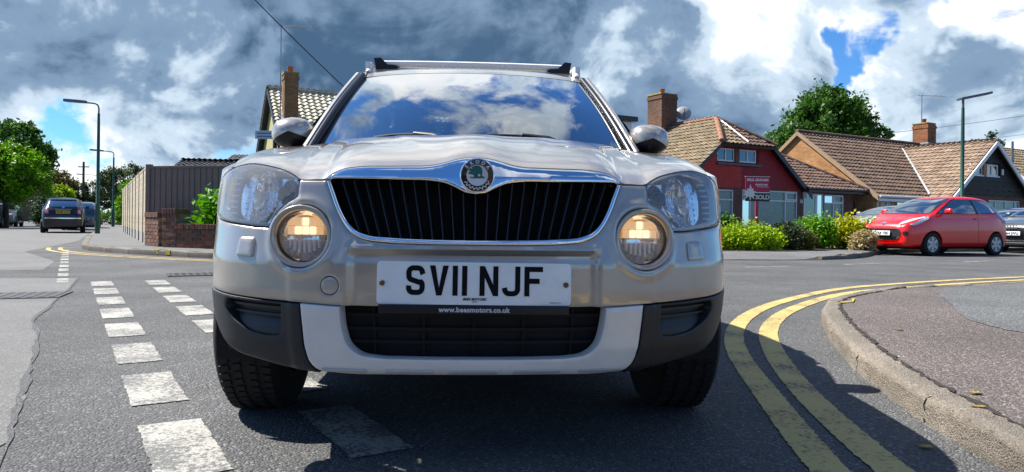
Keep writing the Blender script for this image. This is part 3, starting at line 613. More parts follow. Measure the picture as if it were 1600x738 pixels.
# chrome trim along the bonnet edge with the badge
trim = panel('grille_trim', S, [np.vstack([CTOP, CLOW[1:], [(-a,b) for a,b in CLOW[::-1][1:]], [(-a,b) for a,b in CTOP[::-1][1:-1]]])], CHROME, car, off=lambda s,z: .004+.010*np.exp(-(s/.075)**2), step=.006, er=0, depth=.03, dome=(.009,.012), estep=.006)
bc = S(.004, .846, 0); bn = (Vector(S(0, .846, .05)-S(0,.846,0)).normalized()+Vector((0,-1.0,.06))).normalized()
MB_ = Matrix.Translation(Vector(bc)+bn*.034) @ bn.to_track_quat('Z', 'Y').to_matrix().to_4x4()
BLK = mat('badge_black_enamel', (.010,.012,.016), rough=.12, coat=.5, var=.05); GRN = mat('badge_green_enamel', (.012,.13,.11), rough=.25, var=.2, vscale=90); BW = mat('badge_silver_white', (.78,.79,.79), rough=.22, metal=.3, var=.05)
badge = MB().lathe([(.049,-.022),(.049,-.004),(.0475,.0),(.0455,.0005),(.0445,-.001)], 56, None, axis='Z').build('badge', CHROME, car, 60); badge.matrix_local = MB_
MB().lathe([(.0446,-.0008),(.030,-.0002),(.0296,-.0002)], 56, None, axis='Z').build('badge_ring', BLK, badge, 60)
MB().lathe([(.030,-.0002),(.0292,.0011),(.028,.0009),(.0005,.0012)], 48, None, axis='Z').build('badge_disc', BW, badge, 60)
pol = [(-6,107),(22,100),(46,78),(55,40),(52,-6),(66,-12),(84,-20),(78,-32),(20,-34),(-60,-34),(-86,-24),(-78,-16),(-46,-22),(-32,-8),(-52,6),(-97,14),(-92,36),(-66,40),(-97,52),(-80,76),(-52,70),(-62,92)]
MB().prism([(a*.029/112, b*.029/112) for a, b in pol], .0011, .0018).build('winged_emblem', GRN, badge)
MB().prism([(.0052+.0034*math.cos(t*math.pi/6), .0+.0034*math.sin(t*math.pi/6)) for t in range(12)], .0018, .0023).build('emblem_eye', BW, badge)
for ch, an in zip('SKODA', (52, 26, 0, -26, -52)):
    a = rad(an); put_text(ch, .0135, WHITEP, badge, Matrix.Rotation(a, 4, 'Z') @ Matrix.Translation((0, .0372, .0002)), bold=.0005)
put_text('ˇ', .012, WHITEP, badge, Matrix.Rotation(rad(52), 4, 'Z') @ Matrix.Translation((0, .0405, .0002)))
b = MB()
for k in range(15):  # laurel along the lower ring
    a = rad(212+k*8.3); M2 = Matrix.Rotation(a, 4, 'Z') @ Matrix.Translation((.0372, 0, 0)) @ Matrix.Rotation(rad(35 if k % 2 else -35), 4, 'Z'); b.box((-.0048,-.0011,-.0006),(.0048,.0011,.0006), 0, M2)
b.build('badge_laurel', SATIN, badge)
# number plate
pl = thing('number_plate', '', ''); del pl['label'], pl['category']; pl.parent = car
bpl = MB()
rp = round_poly([(-.265,-.0575),(.265,-.0575),(.265,.0575),(-.265,.0575)], .012, 5)
fnp = lambda a, b_, h: (a, .0115*(a/.265)**2-h, b_)
V, F, d = tri_region([rp], .02); vv = [fnp(p[0], p[1], .004) for p in V]; nb = len(vv); vv += [fnp(p[0], p[1], 0) for p in V]
bd = densify(rp, .02); fcs = [tuple(t) for t in F]+[tuple(nb+i for i in t[::-1]) for t in F]; fcs += [(i, (i+1) % len(bd), nb+(i+1) % len(bd), nb+i) for i in range(len(bd))]
bpl.add(vv, fcs); bpl.build('plate_sheet', PLATEW, pl, 30)
pl.location = (0, -.022, .5490); pl.rotation_euler = (rad(-3), rad(.35), 0)
def ribbon(pts, w):
    P = [np.array(p, float) for p in pts]; n = len(P); Lf = []; Rt = []
    for i in range(n):
        if i == 0: t = P[1]-P[0]
        elif i == n-1: t = P[-1]-P[-2]
        else:
            a = P[i]-P[i-1]; c = P[i+1]-P[i]; t = a/np.linalg.norm(a)+c/np.linalg.norm(c)
        t /= np.linalg.norm(t); nrm = np.array([-t[1], t[0]]); k = 1.0
        if 0 < i < n-1:
            a = P[i]-P[i-1]; a /= np.linalg.norm(a); k = 1/max(.5, np.dot(nrm, [-a[1], a[0]]))
        Lf.append(P[i]+nrm*w/2*k); Rt.append(P[i]-nrm*w/2*k)
    return [list(map(tuple, (Lf[i], Rt[i], Rt[i+1], Lf[i+1]))) for i in range(n-1)]
W_ = .0140; hw = .0181; hh = .0335
def arc(cx, cz, r, a0, a1, n=5): return [(cx+r*math.cos(rad(a0+(a1-a0)*k/n)), cz+r*math.sin(rad(a0+(a1-a0)*k/n))) for k in range(n+1)]
GL = {'S': ribbon([(hw+.002,hh-.017)]+arc(hw-.0125,hh-.013,.0125,0,90)+arc(-hw+.012,hh-.013,.0125,90,180)+[(-hw,.013)]+arc(-hw+.010,.0105,.010,190,235,3)+[(hw-.0085,-.0055)]+arc(hw-.010,-.0125,.010,50,0,3)+[(hw,-hh+.014)]+arc(hw-.0125,-hh+.013,.0125,0,-90)+arc(-hw+.012,-hh+.013,.0125,270,180)+[(-hw,-hh+.019)], W_),
      'V': [[(-.0255,.0405),(-.0105,.0405),(0,-.020),(-.0072,-.0405)],[(.0255,.0405),(.0105,.0405),(0,-.020),(.0072,-.0405)],[(-.0072,-.0405),(.0072,-.0405),(0,-.0195)]],
      '1': [[(-.007,-.0405),(.007,-.0405),(.007,.0405),(-.007,.0405)]],
      'N': [[(-.0255,-.0405),(-.0115,-.0405),(-.0115,.0405),(-.0255,.0405)],[(.0255,-.0405),(.0115,-.0405),(.0115,.0405),(.0255,.0405)],[(-.0116,.0405),(-.0116,.010),(.0116,-.0405),(.0116,-.010)]],
      'J': ribbon([(hw-.001,.0405),(hw-.001,.0)]+arc(hw-.0135,-hh+.0125,.0125,0,-90)+arc(-hw+.012,-hh+.012,.012,270,190)+[(-hw-.001,-hh+.016)], W_),
      'F': [[(-.0255,-.0405),(-.0115,-.0405),(-.0115,.0405),(-.0255,.0405)],[(-.0116,.0265),(.0255,.0265),(.0255,.0405),(-.0116,.0405)],[(-.0116,-.006),(.0165,-.006),(.0165,.008),(-.0116,.008)]]}
for ch, x0 in (('S',-.160),('V',-.0965),('1',-.053),('1',-.0274),('N',.0386),('J',.100),('F',.1610)):
    b = MB()
    for q, pg in enumerate(GL[ch]):
        if area(np.array(pg)) < 0: pg = pg[::-1]
        b.prism([(x0+a, .0075+c) for a, c in pg], .0040, .0052+.00002*(q % 3), fnp)
    b.build('plate_character', PLATEK, pl)
RX = Matrix.Rotation(rad(90), 4, 'X')
for xx in (-.2505, .2510):
    MB().lathe([(.0075,-.001),(.0070,-.0055),(.004,-.007),(.0005,-.0072)], 14, Matrix.Translation((xx, .006, -.001)), axis='Y').build('plate_screw', RUST, pl, 40)
put_text('BEES MOTORS', .0095, PLATEK, pl, Matrix.Translation((0, -.0045, -.0425)) @ RX, bold=.0003, shear=.25, spacing=1.05)
put_text('020 8646', .0038, PLATEK, pl, Matrix.Translation((0, -.0045, -.0495)) @ RX)
put_text('BS AU 145 d  mk1', .0042, GREYL, pl, Matrix.Translation((.222, .0028, -.0500)) @ RX)
hold = MB().bbox((-.259,-.004,-.083),(.259,.016,-.0578), .003).build('plate_holder', GLOSSB, pl, 40)
put_text('www.beesmotors.co.uk', .0188, WHITEP, hold, Matrix.Translation((0, -.0048, -.0715)) @ RX, bold=.0006, spacing=1.06)
# lower bumper: skid plate, dark corners, lower grille
SKO = catmull([(.487,.4845),(.484,.42),(.479,.352),(.469,.315),(.445,.293),(.40,.2875),(.2,.2855),(0,.285)], 6); SKI = catmull([(0,.333),(.2,.334),(.27,.336),(.325,.347),(.353,.372),(.366,.412),(.372,.4785)], 6)
sk = panel('skid_plate', S, [np.vstack([SKO, [(-a,b) for a,b in SKO[-2::-1]], [(-a,b) for a,b in SKI[::-1]], SKI[1:]])], SATIN, car, off=lambda s,z: .008+0*s, step=.010, er=.006, depth=.04, estep=.006)
for a, b_ in ((-.435,-.302),(-.25,-.112),(-.07,.07),(.112,.25),(.302,.435)):
    zc = .2955-.0015*(1 if abs(a+b_) < .3 else -.5)
    panel('skid_rib', S, [round_poly([(a,zc-.0055),(b_,zc-.0055),(b_,zc+.0055),(a,zc+.0055)], .005)], mat('skid_rib_silver', (.66,.66,.64), rough=.35, metal=.3), sk, off=.013, step=.012, er=.003, depth=.008, estep=.006)
COR = np.vstack([catmull([(.4905,.4835),(.548,.486),(.672,.4925),(.80,.500),(.91,.507),(.985,.517)], 5), catmull([(.965,.478),(.93,.445),(.87,.398),(.808,.353),(.752,.331),(.63,.310),(.535,.293),(.452,.284)], 5), catmull([(.474,.315),(.484,.352),(.488,.42)], 4)])
VENT = round_poly([(.752,.4865),(.552,.479),(.556,.392),(.600,.3885),(.668,.397),(.742,.432),(.768,.462)], [.004,.004,.014,.01,.03,.03,.01])
for o in panel('dark_bumper_corner', S, [COR, VENT], BLACKP, car, off=lambda s,z: .005+0*s, step=.010, er=.005, depth=.035, mirror=True, estep=.006): pass
for sg in (1,-1):
    def hs(u, v, off=0.0, sg=sg): return S(np.asarray(u)*sg, v, off)
    vb = panel('bumper_vent', hs, [VENT], BLACKP, car, off=lambda s,z: -.030+.026*sstep(.455,.395,z)+.0*s, step=.009, er=0, depth=0)
    for zc in (.466,.445): panel('vent_slat', hs, [np.array([(.556,zc-.004-.002),(.75,zc+.004),(.75,zc+.010),(.556,zc+.004)])], BLACKP, vb, off=-.016, step=.02, er=0, depth=.014)
for zc in (.452,.412,.374):
    panel('lower_grille_bar', S, [sym([(0,zc+.005),(.37,zc+.005),(.37,zc-.005),(0,zc-.005)])], VOID, car, off=-.045, step=.02, er=.002, depth=.02)
for sc in (-.29,-.145,0,.145,.29):
    panel('lower_grille_post', S, [np.array([(sc-.004,.335),(sc+.004,.335),(sc+.004,.478),(sc-.004,.478)])], VOID, car, off=-.050, step=.02, er=0, depth=.01)
panel('radiator_intake', S, [sym([(0,.482),(.385,.482),(.385,.33),(0,.325)])], VOID, car, off=-.06, step=.04, er=0, depth=0)
# bonnet: hermite strips from the front shut line to the scuttle
EP = [(0,.902),(.04,.8995),(.073,.892),(.103,.883),(.14,.8765),(.19,.875),(.25,.874),(.353,.8705),(.396,.863),(.422,.851),(.440,.836),(.47,.8335),(.528,.8365),(.547,.8465),(.585,.8615),(.645,.874),(.722,.884),(.785,.885),(.835,.8805),(.875,.876)]
E2 = catmull(EP, 8); E3 = S(E2[:,0], E2[:,1], -.001)
R3 = catmull([(0,1.06,1.068),(.3,1.075,1.068),(.55,1.15,1.064),(.70,1.25,1.055),(.765,1.30,1.047),(.80,1.335,1.038)], 12)
def resample(P, n):
    d = np.concatenate([[0], np.cumsum(np.linalg.norm(np.diff(P, axis=0), axis=1))]); t = np.linspace(0, d[-1], n); return np.stack([np.interp(t, d, P[:,i]) for i in range(P.shape[1])], 1)
NU = 110; E3 = resample(E3, NU); R3 = resample(R3, NU); tt = np.concatenate([np.linspace(0,.12,12,endpoint=False), np.linspace(.12,1,46)])
B = np.zeros((NU, len(tt), 3))
for i in range(NU):
    u = i/(NU-1); w = u**4
    T0 = (1-w)*np.array([.02*u, .42, .30])+w*np.array([.25,.95,.24]); T1 = (1-w)*np.array([.0, .95, .05])+w*np.array([-.10,.95,.17])
    t = tt[:,None]; P = (2*t**3-3*t**2+1)*E3[i]+(t**3-2*t**2+t)*T0+(-2*t**3+3*t**2)*R3[i]+(t**3-t**2)*T1
    f = sstep(.03,.42,tt)*(1-.5*sstep(.7,1,tt))
    ax = np.abs(P[:,0]); cre = .50+.06*tt
    P[:,2] += f*(-.013*sstep(cre-.012, cre+.030, ax)*(1-sstep(.66,.80,ax))-.005*sstep(.11+.22*tt, .15+.24*tt, ax)*(1-sstep(.66,.80,ax))+.003)
    B[i] = P
full = np.vstack([B[:0:-1]*np.array([-1,1,1]), B]); b = MB().grid(full)
# flange along the front edge, downwards and back
nT = len(tt); fl = []
edge = full[:,0]; low = edge+np.array([0,.015,-.012]); b.grid(np.stack([edge, low], 1), flip=True)
sidel = np.stack([full[0], full[0]+np.array([-.010,0,-.055])], 1); sider = np.stack([full[-1], full[-1]+np.array([.010,0,-.055])], 1); b.grid(sidel); b.grid(sider, flip=True)
bon = b.build('bonnet', PAINT, car, 35)
# scuttle, windscreen, pillars, roof
def wfn(a, t):
    a = np.asarray(a, float); t = np.asarray(t, float); A = np.abs(a)
    bx, by, bz = .712*a, 1.085+.225*A**2.3, 1.040-.004*A**2+0*a; tx, ty, tz = .600*a, 1.895+.085*A**2.2, 1.516-.020*A**2.4
    return np.stack([bx+(tx-bx)*t, by+(ty-by)*t, bz+(tz-bz)*t+.020*np.sin(math.pi*np.clip(t,0,1))], -1)
wsurf = numeric_surf(wfn)
ws = mesh_obj('windscreen', *(lambda g: (g.v, g.f))(MB().grid(np.array([[wfn(a, t) for t in np.linspace(0,1,25)] for a in np.linspace(-1,1,41)]))), WSCREEN, car, 180)
FRIT = mat('black_screen_border', (.008,.008,.009), rough=.3)
fo = round_poly([(-1,-.01),(1,-.01),(1,1),(-1,1)], .03); fi = round_poly([(-.925,.045),(.925,.045),(.915,.955),(-.915,.955)], .05)
panel('screen_border', lambda u,v,off=0: wfn(u,v)+np.array([0,.004,-.004]), [fo, fi], FRIT, ws, step=.05, er=0, depth=0)
b = MB()
sc = np.array([[np.array([.77*a, 1.06+.27*abs(a)**2.3+.07*q, 1.050-.012*abs(a)**2-.028*q]) for q in (0,.5,1)] for a in np.linspace(-1,1,41)]); b.grid(sc); b.build('scuttle', BLACKP, car, 60)
# wipers
for px0, px1, ln in ((.62,-.02,1),(-.12,-.62,1)):
    b = MB(); pts = [wfn(px0+(px1-px0)*k/9, .035+.045*math.sin(k/9*2.6))+np.array([0,-.012,.012]) for k in range(10)]; b.tube(pts, .0065, 6)
    b.tube([wfn(px0+(px1-px0)*.02, -.05)+np.array([0,-.01,.02]), wfn(px0+(px1-px0)*.25, .03)+np.array([0,-.02,.03]), wfn(px0+(px1-px0)*.5, .07)+np.array([0,-.015,.022])], [.012,.010,.007], 6); b.build('wiper', BLACKP, car, 60)
def roof_edge(y):
    return np.interp(y, [1.98,2.3,2.8,3.4,3.95], [.612,.640,.655,.650,.615]), np.interp(y, [1.98,2.1,2.25,2.6,3.1,3.6,3.95], [1.497,1.543,1.580,1.612,1.622,1.60,1.56])
def rfn(a, y0):
    a = np.asarray(a,float); A = np.abs(a); fr = np.clip((2.3-y0)/.4, 0, 1); yy = y0-.085*fr*(1-A**2.2); xe, ze = roof_edge(y0)
    return np.stack([xe*a, yy, ze+(.020+.022*(1-fr))*(1-A**2.4)], -1)
G = np.array([[rfn(a, y) for y in np.linspace(1.98,3.95,40)] for a in np.linspace(-1,1,41)])
roof = MB().grid(G); roof.grid(np.stack([G[:,0], G[:,0]+np.array([0,.012,-.008])], 1)); roof = roof.build('roof', PAINT, car, 50)
belt = lambda y: np.interp(y, [1.3,2.4,3.4,4.0], [1.045,1.075,1.105,1.13]); beltx = lambda y: np.interp(y, [1.3,1.6,2.4,3.4,4.0], [.80,.825,.835,.83,.79])
for sg in (1,-1):
    # A pillar: lofted bar with a dark inner edge
    pts = []
    for t in np.linspace(0,1,18):
        lo = np.array([.752,1.30,1.035]); hi = np.array([.628,2.00,1.512]); p = lo+(hi-lo)*t; p[2] += .020*math.sin(math.pi*t); pts.append(p)
    b = MB(); G = []
    for p in pts:
        ring = [(-.006,-.016,.006),(.000,-.020,.014),(.014,-.012,.016),(.028,.010,.006),(.034,.045,-.004),(.024,.075,-.012),(-.01,.05,-.03)]
        G.append([p+np.array([d[0], d[1], d[2]]) for d in ring])
    G = np.array(G); G = np.concatenate([G, G[:, :1]], 1)*np.array([sg,1,1]); b.grid(G, flip=sg < 0); b.build('windscreen_pillar', PAINT, car, 50)
    b = MB(); b.tube([p*np.array([sg,1,1])+np.array([-.018*sg,-.006,.000]) for p in pts], .019, 8); b.build('pillar_seal', FRIT, car, 60)
    # glazed side
    def sfn(u, w, sg=sg):
        u = np.asarray(u,float); xe, ze = roof_edge(np.clip(u,1.98,3.95)); zb = belt(u); xb = beltx(u); bow = .02*np.sin(math.pi*np.clip(w,0,1)); wt = np.clip((u-1.25)/.72, .0, 1); w = w
        return np.stack([sg*(xb+(xe+.012-xb)*w+bow), u, zb+(ze-.012-zb)*w], -1)
    b = MB(); G = np.array([[sfn(1.36+(.62*w)+(3.97-.10*w-1.36-.62*w)*q, w) for w in np.linspace(0,1,9)] for q in np.linspace(0,1,40)]); b.grid(G, flip=sg > 0)
    sidew = b.build('side_glazing', SIDEGL, car, 60)
    for y0 in (2.38, 3.22):
        b = MB(); g = np.array([[sfn(y0+q*.09-.05*w, w)+np.array([sg*.004,0,0]) for w in np.linspace(0,1,9)] for q in (0,1)]); b.grid(g, flip=sg > 0); b.build('window_pillar', GLOSSB, car, 60)
    b = MB(); g = np.array([[(lambda e: np.array([sg*(e[0]+dx), y, e[1]+dz]))(roof_edge(y)) for dx, dz in ((-.02,.012),(.010,.004),(.026,-.018),(.022,-.04))] for y in np.linspace(1.98,3.95,30)]); b.grid(g, flip=sg < 0); b.build('roof_side_rail_panel', PAINT, car, 60)
    # roof rail
    b = MB(); pts = [];
    for k, y in enumerate(np.linspace(2.12,3.85,24)):
        xe, ze = roof_edge(y); t = k/23; lift = .050*min(1, min(t, 1-t)/.10)**.5; pts.append((sg*(xe-.028), y, ze+.006+lift))
    b.tube(pts, .016, 8); 
    for y in (2.2, 3.78):
        xe, ze = roof_edge(y); b.box((sg*(xe-.028)-.014, y-.06, ze-.01), (sg*(xe-.028)+.014, y+.06, ze+.055))
    b.build('roof_rail', SATIN, car, 50)
    # door mirror
    mr = MB(); n = 14; G = []
    for k in range(n+1):
        a = math.pi*k/n
        row = []
        for j in range(24):
            th = 2*math.pi*j/24; ce, se = math.cos(th), math.sin(th)
            ex = np.sign(ce)*abs(ce)**.72; ez = np.sign(se)*abs(se)**.72; r = math.sin(a/2*1.0) if False else (math.sin(min(a, math.pi/2)) if a <= math.pi/2 else 1.0)
            yy = -.085*math.cos(min(a, math.pi/2)) if a <= math.pi/2 else .02+.05*(a-math.pi/2)/(math.pi/2)
            taper = 1-.10*(ex)*sg*0
            hx = .092; hz = .074*(1.0-.16*max(0, ex)) ; row.append(np.array([hx*r*ex*sg, yy, hz*r*ez]))
        G.append(row)
    G = np.array(G); G = np.concatenate([G, G[:, :1]], 1)
    mo = np.array([.850*sg, 1.44, 1.122])
    top = G.copy(); body = mr.grid(G+mo); mirror = body.build('door_mirror', PAINT, car, 60)
    # dark lower shell and indicator band over the cap
    lowm = [G[:, j] for j in range(24) if False]
    b = MB(); idx = [j for j in range(13,24)]; g = G[:, idx]*np.array([1.012,1.012,1.012])+mo; b.grid(g); b.build('mirror_lower_shell', GLOSSB, mirror, 60)
    b = MB(); idx = [12,13,14] ; g = G[:, [11,12,13]]*np.array([1.016,1.016,1.016])+mo if sg > 0 else G[:, [11,12,13]]*np.array([1.016,1.016,1.016])+mo
    b2 = MB(); ring = np.array([[G[k, j]*1.02+mo for j in (22,23,0)] for k in range(n+1)]); b2.grid(ring); b2.build('mirror_indicator', LENS if False else mat('indicator_lens', (.75,.72,.66), rough=.15), mirror, 60)
    MB().tube([(sg*.775,1.46,1.052),(sg*.80,1.45,1.072),(sg*.84,1.45,1.09)], [.03,.026,.024], 8).build('mirror_arm', GLOSSB, mirror, 60)
    MB().prism([(.085*math.cos(t)*1.0, .060*math.sin(t)) for t in np.linspace(0,2*math.pi,24,endpoint=False)], 0, .004, lambda a, c, h: (mo[0]+a, 1.513+h, mo[2]+c)).build('mirror_glass', CHROME, mirror)
# cross bars on the roof rails
for yb, xo in ((2.52,.585),(3.30,.585)):
    xe, ze = roof_edge(yb); zb = 1.690
    rb = MB()
    g = [[np.array([x, yb+dy, zb+.016*(1-(x/.6)**2)*.4+dz]) for dy, dz in ((-.035,-.006),(-.034,.010),(-.02,.019),(.02,.019),(.035,0),(.02,-.019),(-.025,-.019),(-.035,-.006))] for x in np.linspace(-xo+.03, xo-.03, 12)]
    rb.grid(np.array(g)); rb = rb.build('roof_bar', mat('pale_aluminium_bar', (.82,.82,.80), rough=.4, metal=.0, var=.04), car, 40)
    for sg in (1,-1):
        MB().prism([(-.015,-.045),(.105,-.042),(.125,-.030),(.11,-.018),(.055,-.014),(.012,.028),(-.03,.024)], yb-.045, yb+.045, lambda a, c, h: (sg*(xo-a), h, zb+c+.004)).build('bar_foot', GLOSSB, rb, 30)
# sides
sy_y = _pl[_i0:]; 
def s_of_y(y):
    k = np.where((_pl[:,0] > .5))[0]; return float(np.interp(y, _pl[k,1], _sl[k]))
WH = [(s_of_y(.86), .86), (s_of_y(3.438), 3.438)]; WZ = .335
def ztop(y): return np.interp(y, [.38,.65,.95,1.22,1.32,1.5,2.4,3.4,4.0,4.2], [.872,.922,.968,1.020,1.038,1.052,1.075,1.105,1.13,1.13])
def side_loop(y0, y1, zlo, arch=None, r=.385):
    top = [(s_of_y(y), float(ztop(y))-.003) for y in np.linspace(y0, y1, 12)]; s0, s1 = s_of_y(y0), s_of_y(y1)
    bot = []
    for sc_, yc in WH:
        if y0 < yc+r and y1 > yc-r:
            h = math.sqrt(max(0, r*r-(zlo-WZ)**2)); a1 = math.atan2(zlo-WZ, h)
            for a in np.linspace(a1, math.pi-a1, 18): bot.append((sc_+r*math.cos(a), WZ+r*math.sin(a)))
    bot = [p for p in bot if s0+.004 < p[0] < s1-.004]
    lo = [(s1, zlo)]+bot+[(s0, zlo)]
    if y0 < .5: lo = [(s1, zlo)]+bot
    return np.array(top+lo)
fs = np.vstack([[(1.008,.742),(1.024,.76),(1.030,.785),(1.008,.826),(.955,.857),(.885,.874)], [(s_of_y(y), float(ztop(y))-.004) for y in np.linspace(.45,1.30,10)], [(s_of_y(1.30),.45)],
     [(WH[0][0]+.385*math.cos(a), WZ+.385*math.sin(a)) for a in np.linspace(.30, 2.55, 16)], [(1.005,.55)]])
panel('front_wing', S, [fs], PAINT, car, step=.025, er=.003, depth=.02, mirror=True)
panel('front_door', S, [np.array([(s_of_y(y), float(ztop(y))-.003) for y in np.linspace(1.308,2.40,9)]+[(s_of_y(2.40),.45),(s_of_y(1.308),.45)])], PAINT, car, step=.04, er=.003, depth=.02, mirror=True)
panel('rear_door', S, [np.array([(s_of_y(y), float(ztop(y))-.003) for y in np.linspace(2.408,3.28,9)]+[(s_of_y(3.28),.72)]+[(WH[1][0]+.385*math.cos(a), WZ+.385*math.sin(a)) for a in np.linspace(2.0, 2.84, 7)]+[(s_of_y(2.408),.45)])], PAINT, car, step=.04, er=.003, depth=.02, mirror=True)
panel('rear_wing', S, [np.array([(s_of_y(y), float(ztop(y))-.003) for y in np.linspace(3.288,4.0,9)]+[(s_of_y(4.0)+.05,.45)]+[(WH[1][0]+.385*math.cos(a), WZ+.385*math.sin(a)) for a in np.linspace(.30, 1.95, 12)])], PAINT, car, step=.04, er=.003, depth=.02, mirror=True)
panel('sill', S, [np.array([(WH[0][0]+.40,.445),(WH[1][0]-.40,.445),(WH[1][0]-.42,.22),(WH[0][0]+.42,.22)])], BLACKP, car, off=.004, step=.05, er=.003, depth=.03, mirror=True)
for wc, _y in WH:
    ar = np.array([(wc+.385*math.cos(a), WZ+.385*math.sin(a)) for a in np.linspace(-.2, math.pi+.15, 26)]+[(wc+.355*math.cos(a), WZ+.355*math.sin(a)) for a in np.linspace(math.pi+.15, -.2, 26)])
    panel('wheel_arch_trim', S, [ar], BLACKP, car, off=.004, step=.03, er=.002, depth=.05, mirror=True)
sr = s_of_y(4.0)+.052
panel('tailgate', S, [np.array([(sr,.46),(sr,1.12),(2*S_END-sr,1.12),(2*S_END-sr,.46)])] , PAINT, car, step=.05, er=0, depth=.02) if False else None
def rear_surf(u, v, off=0.0): return S(np.sign(u)*(S_END-np.abs(u)), v, off) if False else np.where((np.asarray(u) < 0)[..., None], S(-(S_END+np.asarray(u)), v, off), S(S_END-np.asarray(u), v, off))
ur = S_END-sr
panel('tailgate', rear_surf, [np.array([(-ur,.52),(ur,.52),(ur,1.13),(-ur,1.13)])], PAINT, car, step=.05, er=.003, depth=.02)
panel('rear_bumper', rear_surf, [np.array([(-ur-.02,.26),(ur+.02,.26),(ur,.512),(-ur,.512)])], BLACKP, car, off=.004, step=.05, er=.003, depth=.02)
b = MB(); b.grid(np.array([[np.array([x*(.70 if q < 1 else .60), 4.13-.17*q-.04*abs(x), 1.11+.42*q]) for q in np.linspace(0,1,6)] for x in np.linspace(-1,1,15)])); b.build('rear_window', SIDEGL, car, 60)
b = MB().bbox((-.80,.55,.24),(.80,4.0,.34), .02).box((-.50,.35,.34),(.50,4.0,.62)); b.build('underbody', VOID, car)
# wheels
tp = [(.205,-.100),(.232,-.108),(.280,-.112),(.312,-.108),(.328,-.094),(.335,-.075),(.336,0),(.335,.075),(.328,.094),(.312,.108),(.280,.112),(.232,.108),(.205,.100)]
for (wc, wy) in WH:
    for sg in (1,-1):
        w = bpy.data.objects.new('wheel', None); link(w, car); w.location = (.785*sg, wy, .335)
        t = MB().lathe(tp, 64, axis='X')
        for k in range(64):   # tread blocks and grooves
            a = 2*math.pi*k/64
            for xx, ww in ((-.072,.016),(-.026,.013),(.026,.013),(.072,.016)):
                t.box((xx-ww,-.0118,.3345),(xx+ww,.0118,.3415), 0, Matrix.Rotation(a+(.02 if xx > 0 else 0), 4, 'X') @ Matrix.Rotation(.18 if xx > 0 else -.18, 4, 'Z'))
        t.build('tyre', RUBBER, w, 35)
        r = MB().lathe([(.214,-.10),(.218,-.104),(.220,.095),(.214,.104),(.200,.100),(.196,.06),(.06,.055),(.05,.075),(.001,.078)], 40, axis='X')
        for k in range(5): r.box((.055,-.026,.05),(.092,.026,.205), 0, Matrix.Rotation(2*math.pi*k/5, 4, 'X'))
        rr = r.build('rim', ALLOY, w, 40)
        if sg < 0: w.rotation_euler = (0, 0, math.pi)
        g = MB(); g.grid(np.array([[np.array([sg*x, wy+.375*math.cos(a), .335+.375*math.sin(a)]) for x in (.50,.86)] for a in np.linspace(-.35, math.pi+.25, 20)])); g.build('wheel_arch_liner', VOID, car)
# cabin
DASH = mat('dark_dashboard_plastic', (.030,.034,.036), rough=.6, var=.1, bump=.1, bscale=200); SEAT = mat('charcoal_seat_fabric', (.028,.030,.034), rough=.9, var=.2, bump=.2, bscale=300)
b = MB(); b.grid(np.array([[np.array([x, 1.20+.62*q+.08*x*x*(1-q), 1.005+.035*math.sin(q*2.4)+ .030*math.exp(-((x-.34)/.20)**2)*math.sin(math.pi*q)]) for q in np.linspace(0,1,10)] for x in np.linspace(-.74,.74,40)])); b.box((-.72,1.80,.5),(.72,1.84,1.02)); b.build('dashboard', DASH, car, 60)
Ms = Matrix.Translation((-.35, 1.86, 1.035)) @ Matrix.Rotation(rad(-62), 4, 'X')
b = MB(); n = 40; m_ = 8
for k in range(n): pass
b.lathe([(.185+.017*math.cos(2*math.pi*j/m_), .017*math.sin(2*math.pi*j/m_)) for j in range(m_+1)], 40, Ms, axis='Z'); b.lathe([(.07,-.03),(.065,.01),(.02,.02),(.001,.02)], 20, Ms, axis='Z'); b.box((-.18,-.02,-.01),(.18,.02,.005),0,Ms); b.build('steering_wheel', GLOSSB, car, 60)
b = MB(); b.lathe([(.215,-.05),(.205,-.01),(.17,.018),(.10,.03),(.001,.033)], 32, Matrix.Translation((-.33,1.66,.985)) @ Matrix.Diagonal((1,.7,3.0,1)), axis='Z'); b.build('instrument_hood', mat('pale_dashboard_hood', (.45,.62,.60), rough=.55), car, 60)
for x in (-.37,.37):
    b = MB().bbox((x-.25,2.1,.45),(x+.25,2.6,.62), .05).bbox((x-.24,2.52,.55),(x+.24,2.68,1.18), .05).bbox((x-.13,2.56,1.22),(x+.13,2.66,1.40), .035); b.build('front_seat', SEAT, car, 60)
MB().bbox((-.62,3.25,.5),(.62,3.42,1.2), .05).build('rear_seat', SEAT, car, 60)
MB().bbox((-.11,1.93,1.40),(.11,1.95,1.455), .012).build('rear_view_mirror', GLOSSB, car, 60)
MB().box((-.74,1.2,.40),(.74,4.0,.44)).build('cabin_floor', VOID, car)
b = MB(); b.grid(np.array([[rfn(a*.97, y)+np.array([0,0,-.03]) for y in np.linspace(2.0,3.9,12)] for a in np.linspace(-1,1,12)])); b.build('headlining', mat('pale_headlining', (.30,.30,.28), rough=.9), car, 60)
